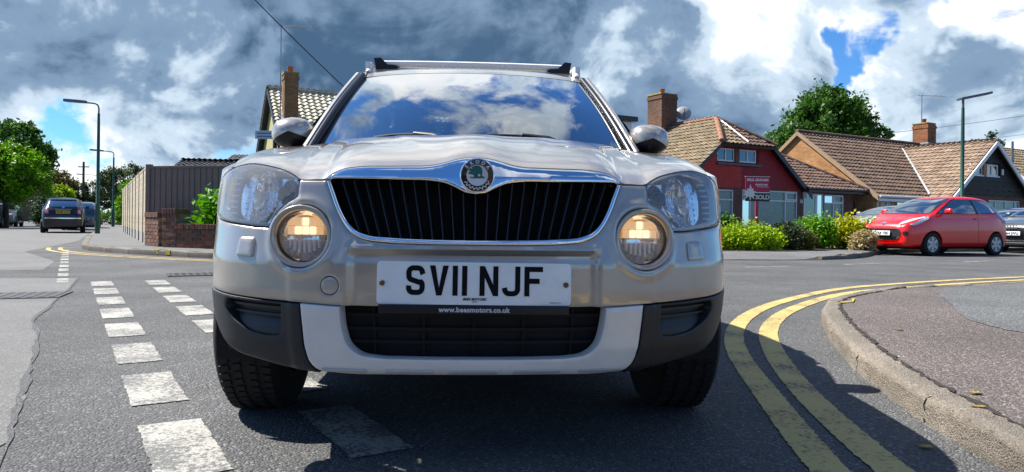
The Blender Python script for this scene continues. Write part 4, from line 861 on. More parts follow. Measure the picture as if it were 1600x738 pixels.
# ================================================================== parked cars in the background
from mathutils.bvhtree import BVHTree
def shell_mesh(name, st, wheels, wr, zs, m, parent):
    """lofted closed body: stations (y, half width, belt z, top z, top half width), wheel arches cut out"""
    rows = []
    for (y, w, zb, zt, wt, *lo) in st:
        z0 = lo[0] if lo else zs; h = zb-z0
        half = [(.78*w, z0), (.955*w, z0+.04), (.992*w, z0+.22*h), (w, z0+.52*h), (.99*w, z0+.80*h), (.955*w, zb), (wt+(.955*w-wt)*.45, zb+(zt-zb)*.52), (wt, zt-.035), (.80*wt, zt-.006), (.42*wt, zt+.006), (0, zt+.010)]
        rows.append([(x, y, z) for x, z in half]+[(-x, y, z) for x, z in half[-2::-1]])
    n = len(rows[0]); b = MB(); v = [p for r in rows for p in r]
    f = [(i*n+j, i*n+j+1, (i+1)*n+j+1, (i+1)*n+j) for i in range(len(rows)-1) for j in range(n-1)]
    f += [(i*n+n-1, i*n, (i+1)*n, (i+1)*n+n-1) for i in range(len(rows)-1)]
    f += [tuple(range(n)), tuple((len(rows)-1)*n+j for j in range(n))[::-1]]
    b.add(v, f); o = b.build(name, m, parent)
    ss = o.modifiers.new('s', 'SUBSURF'); ss.levels = 2; ss.render_levels = 2
    cut = MB()
    for (wy, wz) in wheels:
        for sg in (1,-1): cut.lathe([(wr*1.17, sg*.42), (wr*1.17, sg*1.3)], 28, Matrix.Translation((0, wy, wz)), axis='X', cap=True)
    co = cut.build('cutter'); bo = o.modifiers.new('b', 'BOOLEAN'); bo.operation = 'DIFFERENCE'; bo.object = co; bo.solver = 'EXACT'
    dg = bpy.context.evaluated_depsgraph_get(); me = bpy.data.meshes.new_from_object(o.evaluated_get(dg)); old = o.data; o.modifiers.clear(); o.data = me; bpy.data.meshes.remove(old); bpy.data.objects.remove(co)
    me.materials.clear(); me.materials.append(m); me.shade_smooth(); me.set_sharp_from_angle(angle=rad(42)); me.name = name
    bm = bmesh.new(); bm.from_mesh(me); tree = BVHTree.FromBMesh(bm); bm.free(); return o, tree
def pp(name, tree, loops, axis, sg, m, parent, off=.006, step=.05, er=0.0, thick=0.0):
    """panel cut to a 2D outline and laid on the shell, seen along an axis (x: side, y: front or back)"""
    V, F, d = tri_region([np.asarray(l, float) for l in loops], step); P = []
    for a, c in V:
        if axis == 'x': o, dr = Vector((sg*2.5, a, c)), Vector((-sg, 0, 0))
        elif axis == 'y': o, dr = Vector((a, sg*9.0, c)), Vector((0, -sg, 0))
        else: o, dr = Vector((a, c, 4)), Vector((0, 0, -1))
        loc, nr, i, ds = tree.ray_cast(o, dr)
        if loc is None: loc, nr, i, ds = tree.find_nearest(o+dr*(1.7 if axis == 'x' else 6.5))
        if nr.dot(dr) > 0: nr = -nr
        P.append(loc+nr*off)
    P = np.array([tuple(p) for p in P]); ax = {'x': (sg,0,0), 'y': (0,sg,0), 'z': (0,0,1)}[axis]; FF = []
    for t in F:
        nn = np.cross(P[t[1]]-P[t[0]], P[t[2]]-P[t[0]]); FF.append(tuple(t) if np.dot(nn, ax) > 0 else tuple(t[::-1]))
    return mesh_obj(name, P, FF, m, parent, 60)
BGLASS = mat('dark_car_glass', (.014,.020,.026), rough=.03, var=.1, spec=1.0, coat=1.0)
BGLASS.node_tree.nodes['Principled BSDF'].inputs['IOR'].default_value = 2.0
CHR2 = mat('bright_trim', (.75,.76,.78), rough=.12, metal=1.0)
LAMPG = mat('headlamp_glass', (.66,.68,.70), rough=.10, var=.35, vscale=18, coat=1.0)
def bg_wheel(parent, x, y, r, rimm, sg, spokes=6):
    w = bpy.data.objects.new('wheel', None); link(w, parent); w.location = (x*sg, y, r)
    if sg < 0: w.rotation_euler = (0, 0, math.pi)
    MB().lathe([(r*.66,-.09),(r*.9,-.095),(r*.985,-.075),(r,-.04),(r,.05),(r*.985,.08),(r*.9,.095),(r*.66,.088)], 28, axis='X').build('tyre', RUBBER, w, 40)
    b = MB().lathe([(r*.68,-.08),(r*.68,.084),(r*.62,.082),(r*.60,.05),(r*.22,.045),(r*.18,.075),(.001,.08)], 24, axis='X')
    for k in range(spokes): b.box((.05,-r*.11,r*.16),(.082,r*.11,r*.63), 0, Matrix.Rotation(2*math.pi*k/spokes, 4, 'X'))
    b.build('rim', rimm, w, 40)
def bg_mirror(parent, x, y, z, sg, m):
    b = MB().bbox((sg*x-.085 if sg > 0 else sg*x-.085, y-.05, z-.055),(sg*x+.085, y+.06, z+.065), .035); o = b.build('door_mirror', m, parent, 60)
def plate(parent, y, z, sg, text, m, tilt=0, ytxt=PLATEK, w=.26, x0=0.0):
    p = bpy.data.objects.new('number_plate', None); link(p, parent); p.location = (x0, y, z); p.rotation_euler = (rad(tilt), 0, 0 if sg < 0 else math.pi)
    MB().bbox((-w,-.012,-.057),(w,.004,.057), .004).build('plate_sheet', m, p, 30)
    put_text(text, .098, ytxt, p, Matrix.Translation((0,-.0135,-.002)) @ Matrix.Rotation(rad(90), 4, 'X'), bold=.003, spacing=1.02)
def place(root, cx, cy, heading, wb_mid):
    """put the car so that its mid wheelbase stands at (cx, cy), nose towards heading (degrees)"""
    root.location = (cx, cy, 0); root.rotation_euler = (0, 0, rad(heading+90))
PLY = mat('plate_yellow', (.62,.44,.03), rough=.4, var=.06)
def small_hatch(name, label, L_, W_, H_, wb, fo, wr, paint, kind='round', parts=True, hood=.90, screen=(.88,1.55), roofend=.80, plate_txt=None, plate_col=None, cx=0, cy=0, heading=0, rims=None, rear_plate=None, grp=None):
    t = thing(name, label, 'car', group=grp); ym = fo+wb/2; hz = H_
    def Y(y): return y-ym
    s0, s1 = screen; rb = L_*roofend; q = W_
    st = [(0.00, q*.62, hood*.70, hood*.74, q*.50, .30), (.05, q*.78, hood*.80, hood*.84, q*.62, .22), (.20, q*.90, hood*.90, hood*.945, q*.72), (.50, q*.975, hood*.985, hood*1.02, q*.80), (s0-.08, q, hood*1.06, hood*1.10, q*.84),
          (s0+.06, q, hood*1.075, hood*1.16, q*.82), ((s0+s1)/2, q, hood*1.09, hood*1.14+(hz-hood*1.14)*.56, q*.755), (s1, q, hood*1.10, hz*.962, q*.70), (s1+.25, q, hood*1.11, hz*.99, q*.70), ((s1+rb)/2+.1, q, hood*1.12, hz, q*.70), (rb, q*.99, hood*1.13, hz*.975, q*.69)]
    if kind == 'saloon': st += [(rb+.35, q*.98, hood*1.13, hz*.88, q*.68), (rb+.62, q*.96, hood*1.12, hood*1.17, q*.72), (L_-.25, q*.92, hood*1.10, hood*1.15, q*.70), (L_-.06, q*.86, hood*1.0, hood*1.08, q*.64), (L_, q*.72, hood*.85, hood*.9, q*.55, .30)]
    else: st += [(rb+.30*(L_-rb), q*.965, hood*1.12, hz*.93, q*.67), (rb+.62*(L_-rb), q*.93, hood*1.08, hz*.815, q*.66), (rb+.86*(L_-rb), q*.90, hood*1.0, hood*1.13, q*.66), (L_-.03, q*.84, hood*.84, hood*.90, q*.60), (L_, q*.70, hood*.70, hood*.75, q*.5, .30)]
    st = [(Y(a[0]),)+tuple(a[1:]) for a in st]
    wh = [(-wb/2, wr), (wb/2, wr)]
    body, tr = shell_mesh('body', st, wh, wr, .19, paint, t)
    for wy, wz in wh:
        for sg in (1,-1): bg_wheel(t, q-.105, wy, wr, rims or ALLOY, sg)
    MB().bbox((-q+.30, Y(.15), .16),(q-.30, Y(L_-.15), .32), .03).build('underbody', VOID, t)
    zb = hood*1.075
    # windscreen, side windows, rear window
    pp('windscreen', tr, [round_poly([(-q*.80,hood*1.13),(q*.80,hood*1.13),(q*.655,hz*.945),(-q*.655,hz*.945)], .05)], 'y', -1, BGLASS, t, .008, .07)
    pp('rear_window', tr, [round_poly([(-q*.68,hood*1.17),(q*.68,hood*1.17),(q*.56,hz*.925),(-q*.56,hz*.925)], .06)], 'y', 1, BGLASS, t, .008, .07)
    pp('windscreen_seal', tr, [round_poly([(-q*.835,hood*1.115),(q*.835,hood*1.115),(q*.68,hz*.957),(-q*.68,hz*.957)], .05)], 'y', -1, BLACKP, t, .004, .07)
    yb = Y(s1+.55*(rb-s1)); z0 = hood*1.135; z1 = hz*.925
    f0 = [(Y(s0+.22), z0), (yb-.03, z0+.012), (yb-.07, z1), (Y(s1+.06), z1*.995)]
    f1 = [(yb+.05, z0+.014), (Y(rb+.42*(L_-rb)), z0+.05), (Y(rb+.12*(L_-rb)), z1-.06), (Y(rb-.15), z1-.005), (yb+.01, z1)]
    for sg in (1,-1):
        pp('window_seal', tr, [round_poly([(Y(s0+.13), z0-.022), (Y(rb+.45*(L_-rb)), z0+.02), (Y(rb+.15*(L_-rb)), z1-.03), (Y(rb-.15), z1+.018), (Y(s1+.02), z1+.016)], .05)], 'x', sg, BLACKP, t, .003, .07)
        for f in (f0, f1): pp('side_window', tr, [round_poly(f, .06)], 'x', sg, BGLASS, t, .006, .07)
        pp('side_trim', tr, [np.array([(Y(s0+.30),.30),(Y(rb-.2),.30),(Y(rb-.2),.245),(Y(s0+.30),.245)])], 'x', sg, paint, t, .01, .1)
        MB().bbox((sg*(q+.004)-.012, yb-.16, z0-.13),(sg*(q+.004)+.012, yb-.02, z0-.105), .006).build('door_handle', paint, t, 50)
        g = np.array([(yb+.0, z0-.01),(yb+.006, z0-.01),(yb+.02,.34),(yb+.014,.34)]); pp('door_gap', tr, [g], 'x', sg, VOID, t, .003, .1)
        bg_mirror(t, q+.075, Y(s0+.42), z0+.055, sg, paint)
    return t, body, tr, Y
REDP = mat('bright_red_paint', (.86,.001,.020), rough=.34, var=.06, coat=.6, vscale=3); NAVY = mat('black_blue_paint', (.003,.0035,.009), rough=.25, var=.1, coat=.2); SILV = mat('silver_paint', (.48,.50,.52), rough=.32, metal=.5, var=.05, coat=1.0)
GREYC = mat('dark_grey_blue_paint', (.075,.10,.125), rough=.30, metal=.4, var=.06, coat=1.0); BLUEC = mat('bright_blue_paint', (.012,.035,.22), rough=.3, coat=1.0); DKBL = mat('dark_blue_paint', (.010,.018,.045), rough=.28, coat=1.0)
RIMS = mat('silver_hubcap', (.60,.60,.58), rough=.4, metal=.3); RIMD = mat('dark_hubcap', (.09,.085,.08), rough=.5)
# red three door hatchback
t, body, tr, Y = small_hatch('parked_hatchback', 'bright red three door hatchback parked in front of the houses', 3.62, .83, 1.50, 2.30, .74, .285, REDP, hood=.915, screen=(.74,1.66), roofend=.80, rims=RIMS)
for sg in (1,-1):
    hl = [(sg*.42,.74),(sg*.60,.80),(sg*.76,.93),(sg*.70,.955),(sg*.55,.90),(sg*.43,.80)]
    pp('headlight', tr, [round_poly(hl, .03)], 'y', -1, LAMPG, t, .012, .04)
    pp('headlight', tr, [round_poly([(Y(.12),.76),(Y(.30),.83),(Y(.62),.955),(Y(.66),.93),(Y(.48),.83),(Y(.22),.735)], .03)], 'x', sg, LAMPG, t, .010, .04)
    pp('fog_lamp', tr, [circ(sg*.61,.54,.055,16)], 'y', -1, VOID, t, .008, .04)
    pp('rear_lamp', tr, [round_poly([(sg*.60,.80),(sg*.76,.82),(sg*.74,1.08),(sg*.64,1.06)], .03)], 'y', 1, mat('red_lamp_lens', (.45,.02,.03), rough=.15, coat=1.0), t, .01, .05)
gi = pp('grille', tr, [round_poly([(-.46,.66),(.46,.66),(.53,.54),(.42,.38),(-.42,.38),(-.53,.54)], .06)], 'y', -1, BLACKP, t, .010, .05)
lip = pp('grille_lip', tr, [round_poly([(-.50,.475),(-.40,.372),(.40,.372),(.50,.475),(.485,.485),(.39,.392),(-.39,.392),(-.485,.485)], .008)], 'y', -1, CHR2, t, .020, .05)
for z in (.63,.42,.455): pp('grille_bar', tr, [[(-.40,z-.008),(.40,z-.008),(.40,z+.008),(-.40,z+.008)]], 'y', -1, GLOSSB, gi, .018, .08)
pp('front_badge', tr, [circ(0,.775,.075,18,.033)], 'y', -1, CHR2, t, .014, .03)
plate(t, Y(-.035), .545, -1, 'GY14 YBE', PLATEW, -4, w=.26)
for s_ in (-1,1): MB().tube([(s_*.1+.02, Y(.78), 1.03),(s_*.1+.28, Y(.90), 1.10),(s_*.1+.45, Y(.92), 1.11)], .012, 5).build('wiper', BLACKP, t)
for x in (-.36,.36): MB().bbox((x-.2,.15,.8),(x+.2,.28,1.28), .06).build('seat', SEAT, t, 60)
place(t, 10.98, 18.42, 202, 0)
# black city car seen from behind
t, body, tr, Y = small_hatch('parked_city_car', 'small black city car with yellow rear plate parked by the left kerb, seen from behind', 3.55, .81, 1.49, 2.30, .70, .29, NAVY, hood=.93, screen=(.70,1.45), roofend=.74)
PINKL = mat('pink_red_tail_lamp', (.75,.14,.20), rough=.2, coat=1.0)
for sg in (1,-1):
    tl = pp('tail_lamp', tr, [round_poly([(sg*.50,.80),(sg*.64,.80),(sg*.63,.99),(sg*.52,.99)], .03)], 'y', 1, PINKL, t, .02, .04)
    pp('lamp_centre', tr, [round_poly([(sg*.54,.86),(sg*.60,.86),(sg*.595,.94),(sg*.545,.94)], .02)], 'y', 1, mat('pale_lamp_centre', (.75,.55,.55), rough=.2), tl, .026, .04)
    pp('headlight', tr, [circ(sg*.56,.80,.09,18)], 'y', -1, LAMPG, t, .012, .04)
pp('chrome_strip', tr, [[(-.64,.600),(.64,.600),(.64,.640),(-.64,.640)]], 'y', 1, CHR2, t, .02, .08)
pp('boot_handle', tr, [[(-.30,.955),(.30,.955),(.30,.985),(-.30,.985)]], 'y', 1, CHR2, t, .03, .08)
pp('rear_badge', tr, [circ(0,1.06,.045,16)], 'y', 1, CHR2, t, .03, .04)
pp('rear_spoiler', tr, [round_poly([(-.50,1.37),(.50,1.37),(.48,1.43),(-.48,1.43)], .03)], 'y', 1, NAVY, t, .04, .06)
pp('roof_sky_sheen', tr, [round_poly([(-.50,Y(1.55)),(.50,Y(1.55)),(.46,Y(2.60)),(-.46,Y(2.60))], .06)], 'z', 1, SILV, t, .006, .12)  # silver panel stands in for sky reflected on the black roof
plate(t, Y(3.565), .875, 1, 'KX08 LVO', PLY, 0, w=.25)
place(t, -19.55, 31.0, 121.0, 0)
# car beyond the city car, and two dark cars at the left edge
def generic(name, label, paint, cx, cy, hd, L_=4.05, W_=.87, H_=1.46, pt=None, hood=.93, grp=None, kind='round'):
    t, body, tr, Y = small_hatch(name, label, L_, W_, H_, L_*.62, .80, .31, paint, hood=hood, screen=(.98,1.72), roofend=.80, grp=grp, kind=kind)
    q = W_
    for sg in (1,-1):
        pp('headlight', tr, [round_poly([(sg*q*.50,.68),(sg*q*.86,.72),(sg*q*.86,.84),(sg*q*.55,.79)], .03)], 'y', -1, LAMPG, t, .012, .05)
        pp('tail_lamp', tr, [round_poly([(sg*q*.66,.80),(sg*q*.88,.82),(sg*q*.86,.98),(sg*q*.66,.97)], .03)], 'y', 1, MATS['red_lamp_lens'], t, .012, .05)
    pp('grille', tr, [round_poly([(-q*.45,.62),(q*.45,.62),(q*.40,.40),(-q*.40,.40)], .04)], 'y', -1, BLACKP, t, .012, .06)
    if pt: plate(t, Y(-.035), .50, -1, pt, PLATEW, 0)
    place(t, cx, cy, hd, 0); return t, tr, Y
generic('parked_car', 'dark blue car half hidden in front of the black city car', DKBL, -22.75, 37.6, 120)
generic('parked_hatchback', 'dark blue hatchback at the left edge, its nose cut by the frame', DKBL, -28.9, 38.6, -62, 3.9)
generic('parked_car', 'dark grey car behind the blue hatchback at the left edge', GREYC, -31.9, 44.6, -62, 3.9)
# right hand side
t, tr, Y = generic('parked_car', 'silver car on the drive behind the yellow bush, left of the red hatchback', SILV, 13.05, 24.0, 199, 4.3, .88, 1.42, hood=.95)
t, tr, Y = generic('parked_saloon', 'dark grey saloon with four ring badge behind the red hatchback', GREYC, 16.0, 20.75, 203, 4.4, .90, 1.42, None, .92)
g2 = pp('front_grille', tr, [round_poly([(-.36,.80),(.36,.80),(.30,.36),(-.30,.36)], .05)], 'y', -1, GLOSSB, t, .02, .06)
for k in range(4):
    MB().lathe([(.052+.009*math.cos(a), .009*math.sin(a)) for a in np.linspace(0,2*math.pi,7)], 20, Matrix.Translation((-.12+.08*k, Y(-.06), .735)), axis='Y').build('ring_badge', CHR2, t, 60)
for z in (.36,.30): pp('bumper_strip', tr, [[(-.78,z-.012),(.78,z-.012),(.78,z+.012),(-.78,z+.012)]], 'y', -1, CHR2, t, .02, .08)
plate(t, Y(-.06), .555, -1, 'LR64 JWU', PLATEW, 0)
generic('parked_car', 'bright blue car on the drive behind the grey saloon', BLUEC, 18.4, 25.6, 205, 4.0, .86, 1.44)
# ================================================================== houses, fence, garden walls
def brick_mat(name, c1, c2, mortar, sc=1.0, bw=.225, rh=.075, bump=.4):
    c1, c2, mortar = tone(c1), tone(c2), tone(mortar); m = bpy.data.materials.new(name); m.use_nodes = True; nt = m.node_tree; N = nt.nodes; L = nt.links; b = N['Principled BSDF']; b.inputs['Roughness'].default_value = .85
    tc = N.new('ShaderNodeTexCoord'); sp = N.new('ShaderNodeSeparateXYZ'); L.new(tc.outputs['Object'], sp.inputs[0]); ad = N.new('ShaderNodeMath'); L.new(sp.outputs[0], ad.inputs[0]); L.new(sp.outputs[1], ad.inputs[1])
    cb = N.new('ShaderNodeCombineXYZ'); L.new(ad.outputs[0], cb.inputs[0]); L.new(sp.outputs[2], cb.inputs[1])
    t = N.new('ShaderNodeTexBrick'); L.new(cb.outputs[0], t.inputs['Vector']); t.inputs['Color1'].default_value = (*c1,1); t.inputs['Color2'].default_value = (*c2,1); t.inputs['Mortar'].default_value = (*mortar,1)
    t.inputs['Scale'].default_value = sc; t.inputs['Brick Width'].default_value = bw; t.inputs['Row Height'].default_value = rh; t.inputs['Mortar Size'].default_value = .006; t.inputs['Mortar Smooth'].default_value = .3
    n = N.new('ShaderNodeTexNoise'); n.inputs['Scale'].default_value = 1.3; n.inputs['Detail'].default_value = 6; L.new(tc.outputs['Object'], n.inputs[0])
    r = N.new('ShaderNodeMapRange'); r.inputs[1].default_value = .3; r.inputs[2].default_value = .7; r.inputs[3].default_value = .72; r.inputs[4].default_value = 1.2; L.new(n.outputs['Fac'], r.inputs[0])
    s = N.new('ShaderNodeVectorMath'); s.operation = 'SCALE'; L.new(t.outputs['Color'], s.inputs[0]); L.new(r.outputs[0], s.inputs['Scale']); L.new(s.outputs[0], b.inputs['Base Color'])
    bp = N.new('ShaderNodeBump'); bp.inputs['Strength'].default_value = bump; bp.inputs['Distance'].default_value = .012; bp.invert = True; L.new(t.outputs['Fac'], bp.inputs['Height']); L.new(bp.outputs[0], b.inputs['Normal'])
    MATS[name] = m; return m
BR_RED = brick_mat('dark_red_brick', (.17,.065,.04), (.10,.042,.03), (.16,.13,.11)); BR_OR = brick_mat('orange_stock_brick', (.50,.26,.10), (.36,.17,.065), (.40,.30,.20)); BR_CH = brick_mat('brown_chimney_brick', (.20,.10,.055), (.13,.07,.045), (.15,.12,.09))
UPVC = mat('white_window_frame', (.74,.74,.73), rough=.35, var=.03); DKWOOD = mat('dark_stained_board', (.016,.013,.012), rough=.7, var=.3, vscale=9, bump=.4, bscale=14); FASC = mat('black_fascia', (.012,.012,.013), rough=.4)
WGL = mat('house_window_glass', (.02,.03,.045), rough=.02, spec=1.0, coat=1.0, var=.3, vscale=1.5); NETC = mat('net_curtain', (.42,.44,.46), rough=.9, var=.25, vscale=11); PGLASS = glass('house_pane', (.80,.85,.87), ior=1.5, mixin=1.6)
LEAD = mat('pale_lead_flashing', (.50,.50,.50), rough=.5, var=.15); RENDERW = mat('white_render', (.68,.68,.66), rough=.8, var=.06); RENDERY = mat('pale_yellow_render', (.46,.41,.20), rough=.85, var=.1)
def wall(parent, name, poly, holes, fn, th, m):
    """wall slab with real openings; fn(a, z, depth) -> local xyz"""
    V, F, d = tri_region([np.asarray(l, float) for l in [poly]+holes], 3.0); n = len(V); b = MB(); v = [fn(a, z, 0) for a, z in V]+[fn(a, z, th) for a, z in V]
    f = [tuple(t) for t in F]+[tuple(n+i for i in t[::-1]) for t in F]; cnt = {}
    for t in F:
        for e in ((t[0],t[1]),(t[1],t[2]),(t[2],t[0])): cnt[e] = 1
    f += [(a, c, n+c, n+a) for a, c in cnt if (c, a) not in cnt]; b.add(v, f); return b.build(name, m, parent)
def rect(a0, a1, z0, z1): return [(a0,z0),(a1,z0),(a1,z1),(a0,z1)]
def window(parent, fn, a0, a1, z0, z1, mull=(), trans=(), curtain=True, fw=.055, dep=.07, top_lights=(), name='window', sill=True, gl=None):
    """frame with mullions and transoms, panes as sub-parts"""
    w = bpy.data.objects.new(name, None); link(w, parent)
    b = MB()
    def bar(x0, x1, y0, y1, d0=.03, d1=.09): b.add([fn(x, y, d) for d in (d0,d1) for x, y in ((x0,y0),(x1,y0),(x1,y1),(x0,y1))], [(0,1,2,3),(7,6,5,4),(0,4,5,1),(1,5,6,2),(2,6,7,3),(3,7,4,0)])
    bar(a0,a1,z0,z0+fw); bar(a0,a1,z1-fw,z1); bar(a0,a0+fw,z0+fw,z1-fw); bar(a1-fw,a1,z0+fw,z1-fw)
    xs = [a0+fw]+[m_ for m_ in mull]+[a1-fw]; zs_ = [z0+fw]+[t_ for t_ in trans]+[z1-fw]
    for m_ in mull: bar(m_-fw*.5, m_+fw*.5, z0+fw, z1-fw, .032, .088)
    for t_ in trans: bar(a0+fw, a1-fw, t_-fw*.45, t_+fw*.45, .034, .086)
    for (x0, x1, y0, y1) in top_lights: bar(x0,x1,y0,y0+fw,.02,.06); bar(x0,x1,y1-fw,y1,.02,.06); bar(x0,x0+fw,y0+fw,y1-fw,.02,.06); bar(x1-fw,x1,y0+fw,y1-fw,.02,.06)
    fr = b.build('frame', UPVC, w)
    for i in range(len(xs)-1):
        for j in range(len(zs_)-1):
            x0, x1, y0, y1 = xs[i]+(fw*.5 if i else 0), xs[i+1]-(fw*.5 if i < len(xs)-2 else 0), zs_[j]+(fw*.45 if j else 0), zs_[j+1]-(fw*.45 if j < len(zs_)-2 else 0)
            MB().add([fn(x, y, .062) for x, y in ((x0,y0),(x1,y0),(x1,y1),(x0,y1))], [(0,1,2,3)]).build('pane', gl or (PGLASS if curtain else WGL), w)
    if curtain:
        n = int((a1-a0)/.06)+2; G = np.array([[fn(a0+.03+(a1-a0-.06)*k/n, z, .16+.018*math.sin(k*2.1)+.008*math.sin(k*5.3)) for z in (z0+.05, z1-.06)] for k in range(n+1)]); MB().grid(G).build('net_curtain', NETC, w, 60)
        MB().add([fn(x, y, .30) for x, y in ((a0,z0),(a1,z0),(a1,z1),(a0,z1))], [(0,1,2,3)]).build('dark_room', VOID, w)
    if sill: MB().add([fn(x, y, d) for d in (-.05,.05) for x, y in ((a0-.05,z0-.06),(a1+.05,z0-.06),(a1+.05,z0-.004),(a0-.05,z0-.004))], [(0,1,2,3),(7,6,5,4),(0,4,5,1),(1,5,6,2),(2,6,7,3),(3,7,4,0)]).build('sill', UPVC, w)
    return w
def tile_verts(w, h, roll, lift, ov=.05, th=.02, flat=False):
    xs = np.linspace(0, 1, 3 if flat else 6); prof = (np.zeros(len(xs)) if flat else roll*np.array([0, .15, 1.0, 1.0, .15, 0]))
    v = []
    for x, p in zip(xs, prof): v.append((x*w, -.0, lift+p-th))
    for x, p in zip(xs, prof): v.append((x*w, -.0, lift+p))
    for x, p in zip(xs, prof): v.append((x*w, h+ov, p*.9+.004))
    n = len(xs); f = [(i, i+1, n+i+1, n+i) for i in range(n-1)]+[(n+i, n+i+1, 2*n+i+1, 2*n+i) for i in range(n-1)]
    return np.array(v), f
def roof_plane(parent, O, U, Vd, poly, tw, thh, m, name='roof_tiles', roll=.028, lift=.035, single=False, deck=FASC, jitter=.004, flat=False, tile_name='roof_tile', stag=0.0):
    """tiles laid in courses on a sloping plane; poly in (along eave, up slope)"""
    O = np.array(O, float); U = np.array(U, float); U /= np.linalg.norm(U); Vd = np.array(Vd, float); Vd /= np.linalg.norm(Vd); Nn = np.cross(U, Vd)
    poly = np.array(poly, float); mn, mx = poly.min(0), poly.max(0); tv, tf = tile_verts(tw, thh, roll, lift, flat=flat); VV = []; FF = []; base = 0; shared = None
    for j in range(int((mx[1]-mn[1])/thh)+1):
        for i in range(-1, int((mx[0]-mn[0])/tw)+1):
            a = mn[0]+i*tw+(tw*.5 if (stag and j % 2) else 0); c = mn[1]+j*thh
            if not inside(np.array([[a+tw/2, min(c+thh*.5, mx[1]-.01)]]), poly)[0]: continue
            jz = RNG.normal(0, jitter); 
            if single:
                if shared is None: shared = bpy.data.meshes.new(tile_name); shared.from_pydata([tuple(p) for p in tv], [], tf); shared.materials.append(m)
                o = link(bpy.data.objects.new(tile_name, shared), parent); p = O+U*a+Vd*c+Nn*jz; r = RNG.normal(0,.012)
                o.matrix_local = Matrix(((U[0],Vd[0],Nn[0],p[0]),(U[1],Vd[1],Nn[1],p[1]),(U[2],Vd[2],Nn[2],p[2]),(0,0,0,1))) @ Matrix.Rotation(r, 4, 'Y'); continue
            tv2 = tv+np.array([a, c, jz]); VV.append(O+tv2[:,:1]*U+tv2[:,1:2]*Vd+tv2[:,2:3]*Nn); FF += [tuple(base+k for k in q) for q in tf]; base += len(tv)
    if VV: stuff(mesh_obj(name, np.vstack(VV), FF, m, parent))
    b = MB(); b.prism([tuple(p) for p in poly], -.10, .0, lambda a, c, h: tuple(O+U*a+Vd*c+Nn*h)); return b.build('roof_deck', deck, parent)
def ridge(parent, a, b_, m, r=.11, name='ridge_tile', ln=.42):
    a, b_ = Vector(a), Vector(b_); d = b_-a; n = max(1, int(d.length/ln)); t = d.normalized(); side = t.cross(Vector((0,0,1))).normalized(); up = side.cross(t)
    for k in range(n):
        p0 = a+d*(k/n); p1 = a+d*((k+1)/n)+t*.02; rr0, rr1 = r*1.04, r*.97; v = []
        for p, rr in ((p0, rr0), (p1, rr1)): v += [p+side*rr*math.cos(q)+up*rr*.8*math.sin(q) for q in np.linspace(-.3, math.pi+.3, 8)]
        MB().add(v, [(i, i+1, 8+i+1, 8+i) for i in range(7)]+[tuple(range(8))]).build(name, m, parent, 60)
def chimney(parent, c, w, d, z0, z1, m, pots=1, potm=None, cap=.06, joined=True):
    """stack of laid bricks with oversailing top courses and clay pots"""
    ch = bpy.data.objects.new('chimney', None); link(ch, parent); bk = MB(); x, y = c; bl, bh = .225, .075; n = int((z1-z0)/bh)
    MB().box((x-w/2+.012,y-d/2+.012,z0),(x+w/2-.012,y+d/2-.012,z1-.01)).build('mortar_core', mat('grey_mortar', (.20,.17,.13), rough=.95), ch)
    for k in range(n):
        e = .03 if k in (n-2, n-3) else 0; z = z0+k*bh; off = .1125 if k % 2 else 0
        for sgn in (-1, 1):
            a = -w/2-e-off
            while a < w/2+e-.03:
                a0, a1 = max(a, -w/2-e), min(a+bl-.01, w/2+e)
                if a1-a0 > .03: bk.box((x+a0, y+sgn*(d/2+e)-.05+RNG.normal(0,.002), z+.004),(x+a1, y+sgn*(d/2+e)+.05*(1 if False else .0)+(.0 if sgn < 0 else 0)+(.05 if sgn < 0 else 0), z+bh-.004))
                a += bl
            a = -d/2-e+(.1125 if not k % 2 else 0)-.1125
            while a < d/2+e-.03:
                a0, a1 = max(a, -d/2-e+.052), min(a+bl-.01, d/2+e-.052)
                if a1-a0 > .03: bk.box((x+sgn*(w/2+e)-(.0 if sgn < 0 else .05)+RNG.normal(0,.002), y+a0, z+.004),(x+sgn*(w/2+e)+(.05 if sgn < 0 else 0), y+a1, z+bh-.004))
                a += bl
    stuff(bk.build('bricks', m, ch)); MB().bbox((x-w/2-.03,y-d/2-.03,z1-.02),(x+w/2+.03,y+d/2+.03,z1+cap), .02).build('cap', mat('mossy_flaunching', (.20,.17,.10), rough=.95, col2=(.38,.30,.06), vscale=5), ch)
    for k in range(pots): MB().lathe([(.13,0),(.115,.18),(.13,.20),(.13,.26),(.10,.26),(.10,.05)], 18, Matrix.Translation((x+(k-(pots-1)/2)*.36, y, z1+cap)), axis='Z').build('chimney_pot', potm or mat('terracotta_pot', (.42,.12,.045), rough=.7, var=.2), ch, 50)
    return ch
def aerial(loc, h, label, arm=.9, rz=0.0, fancy=False):
    t = thing('roof_aerial', label, 'aerial', loc, rz); al = mat('aluminium_tube', (.42,.43,.44), rough=.4, metal=.7)
    MB().tube([(0,0,0),(0,0,h)], .028, 6).build('mast', al, t); MB().tube([(-.25,0,h-.08),(arm,0,h-.03)], .02, 5).build('boom', al, t)
    b = MB()
    for k in range(9 if fancy else 6): x = arm-.08-k*.10; b.tube([(x,-.16-.012*k,h-.04),(x,.16+.012*k,h-.04)], .010, 4)
    b.build('elements', al, t)
    if fancy:
        b = MB()
        for q in (-.28,-.18,.18,.28): b.tube([(-.28,-.22,h-.08+q),(-.28,.22,h-.08+q)], .008, 4)
        b.tube([(-.28,-.2,h-.36),(-.28,-.2,h+.2)], .008, 4); b.tube([(-.28,.2,h-.36),(-.28,.2,h+.2)], .008, 4); b.build('reflector_grid', al, t)
        b = MB()
        for k in range(8): b.tube([(0,0,.25+k*h/9),(0,0,.33+k*h/9)], .024, 6)
        b.build('mast_joint', mat('dark_clip', (.05,.05,.05), rough=.6), t)
    return t
HANG = 29.4
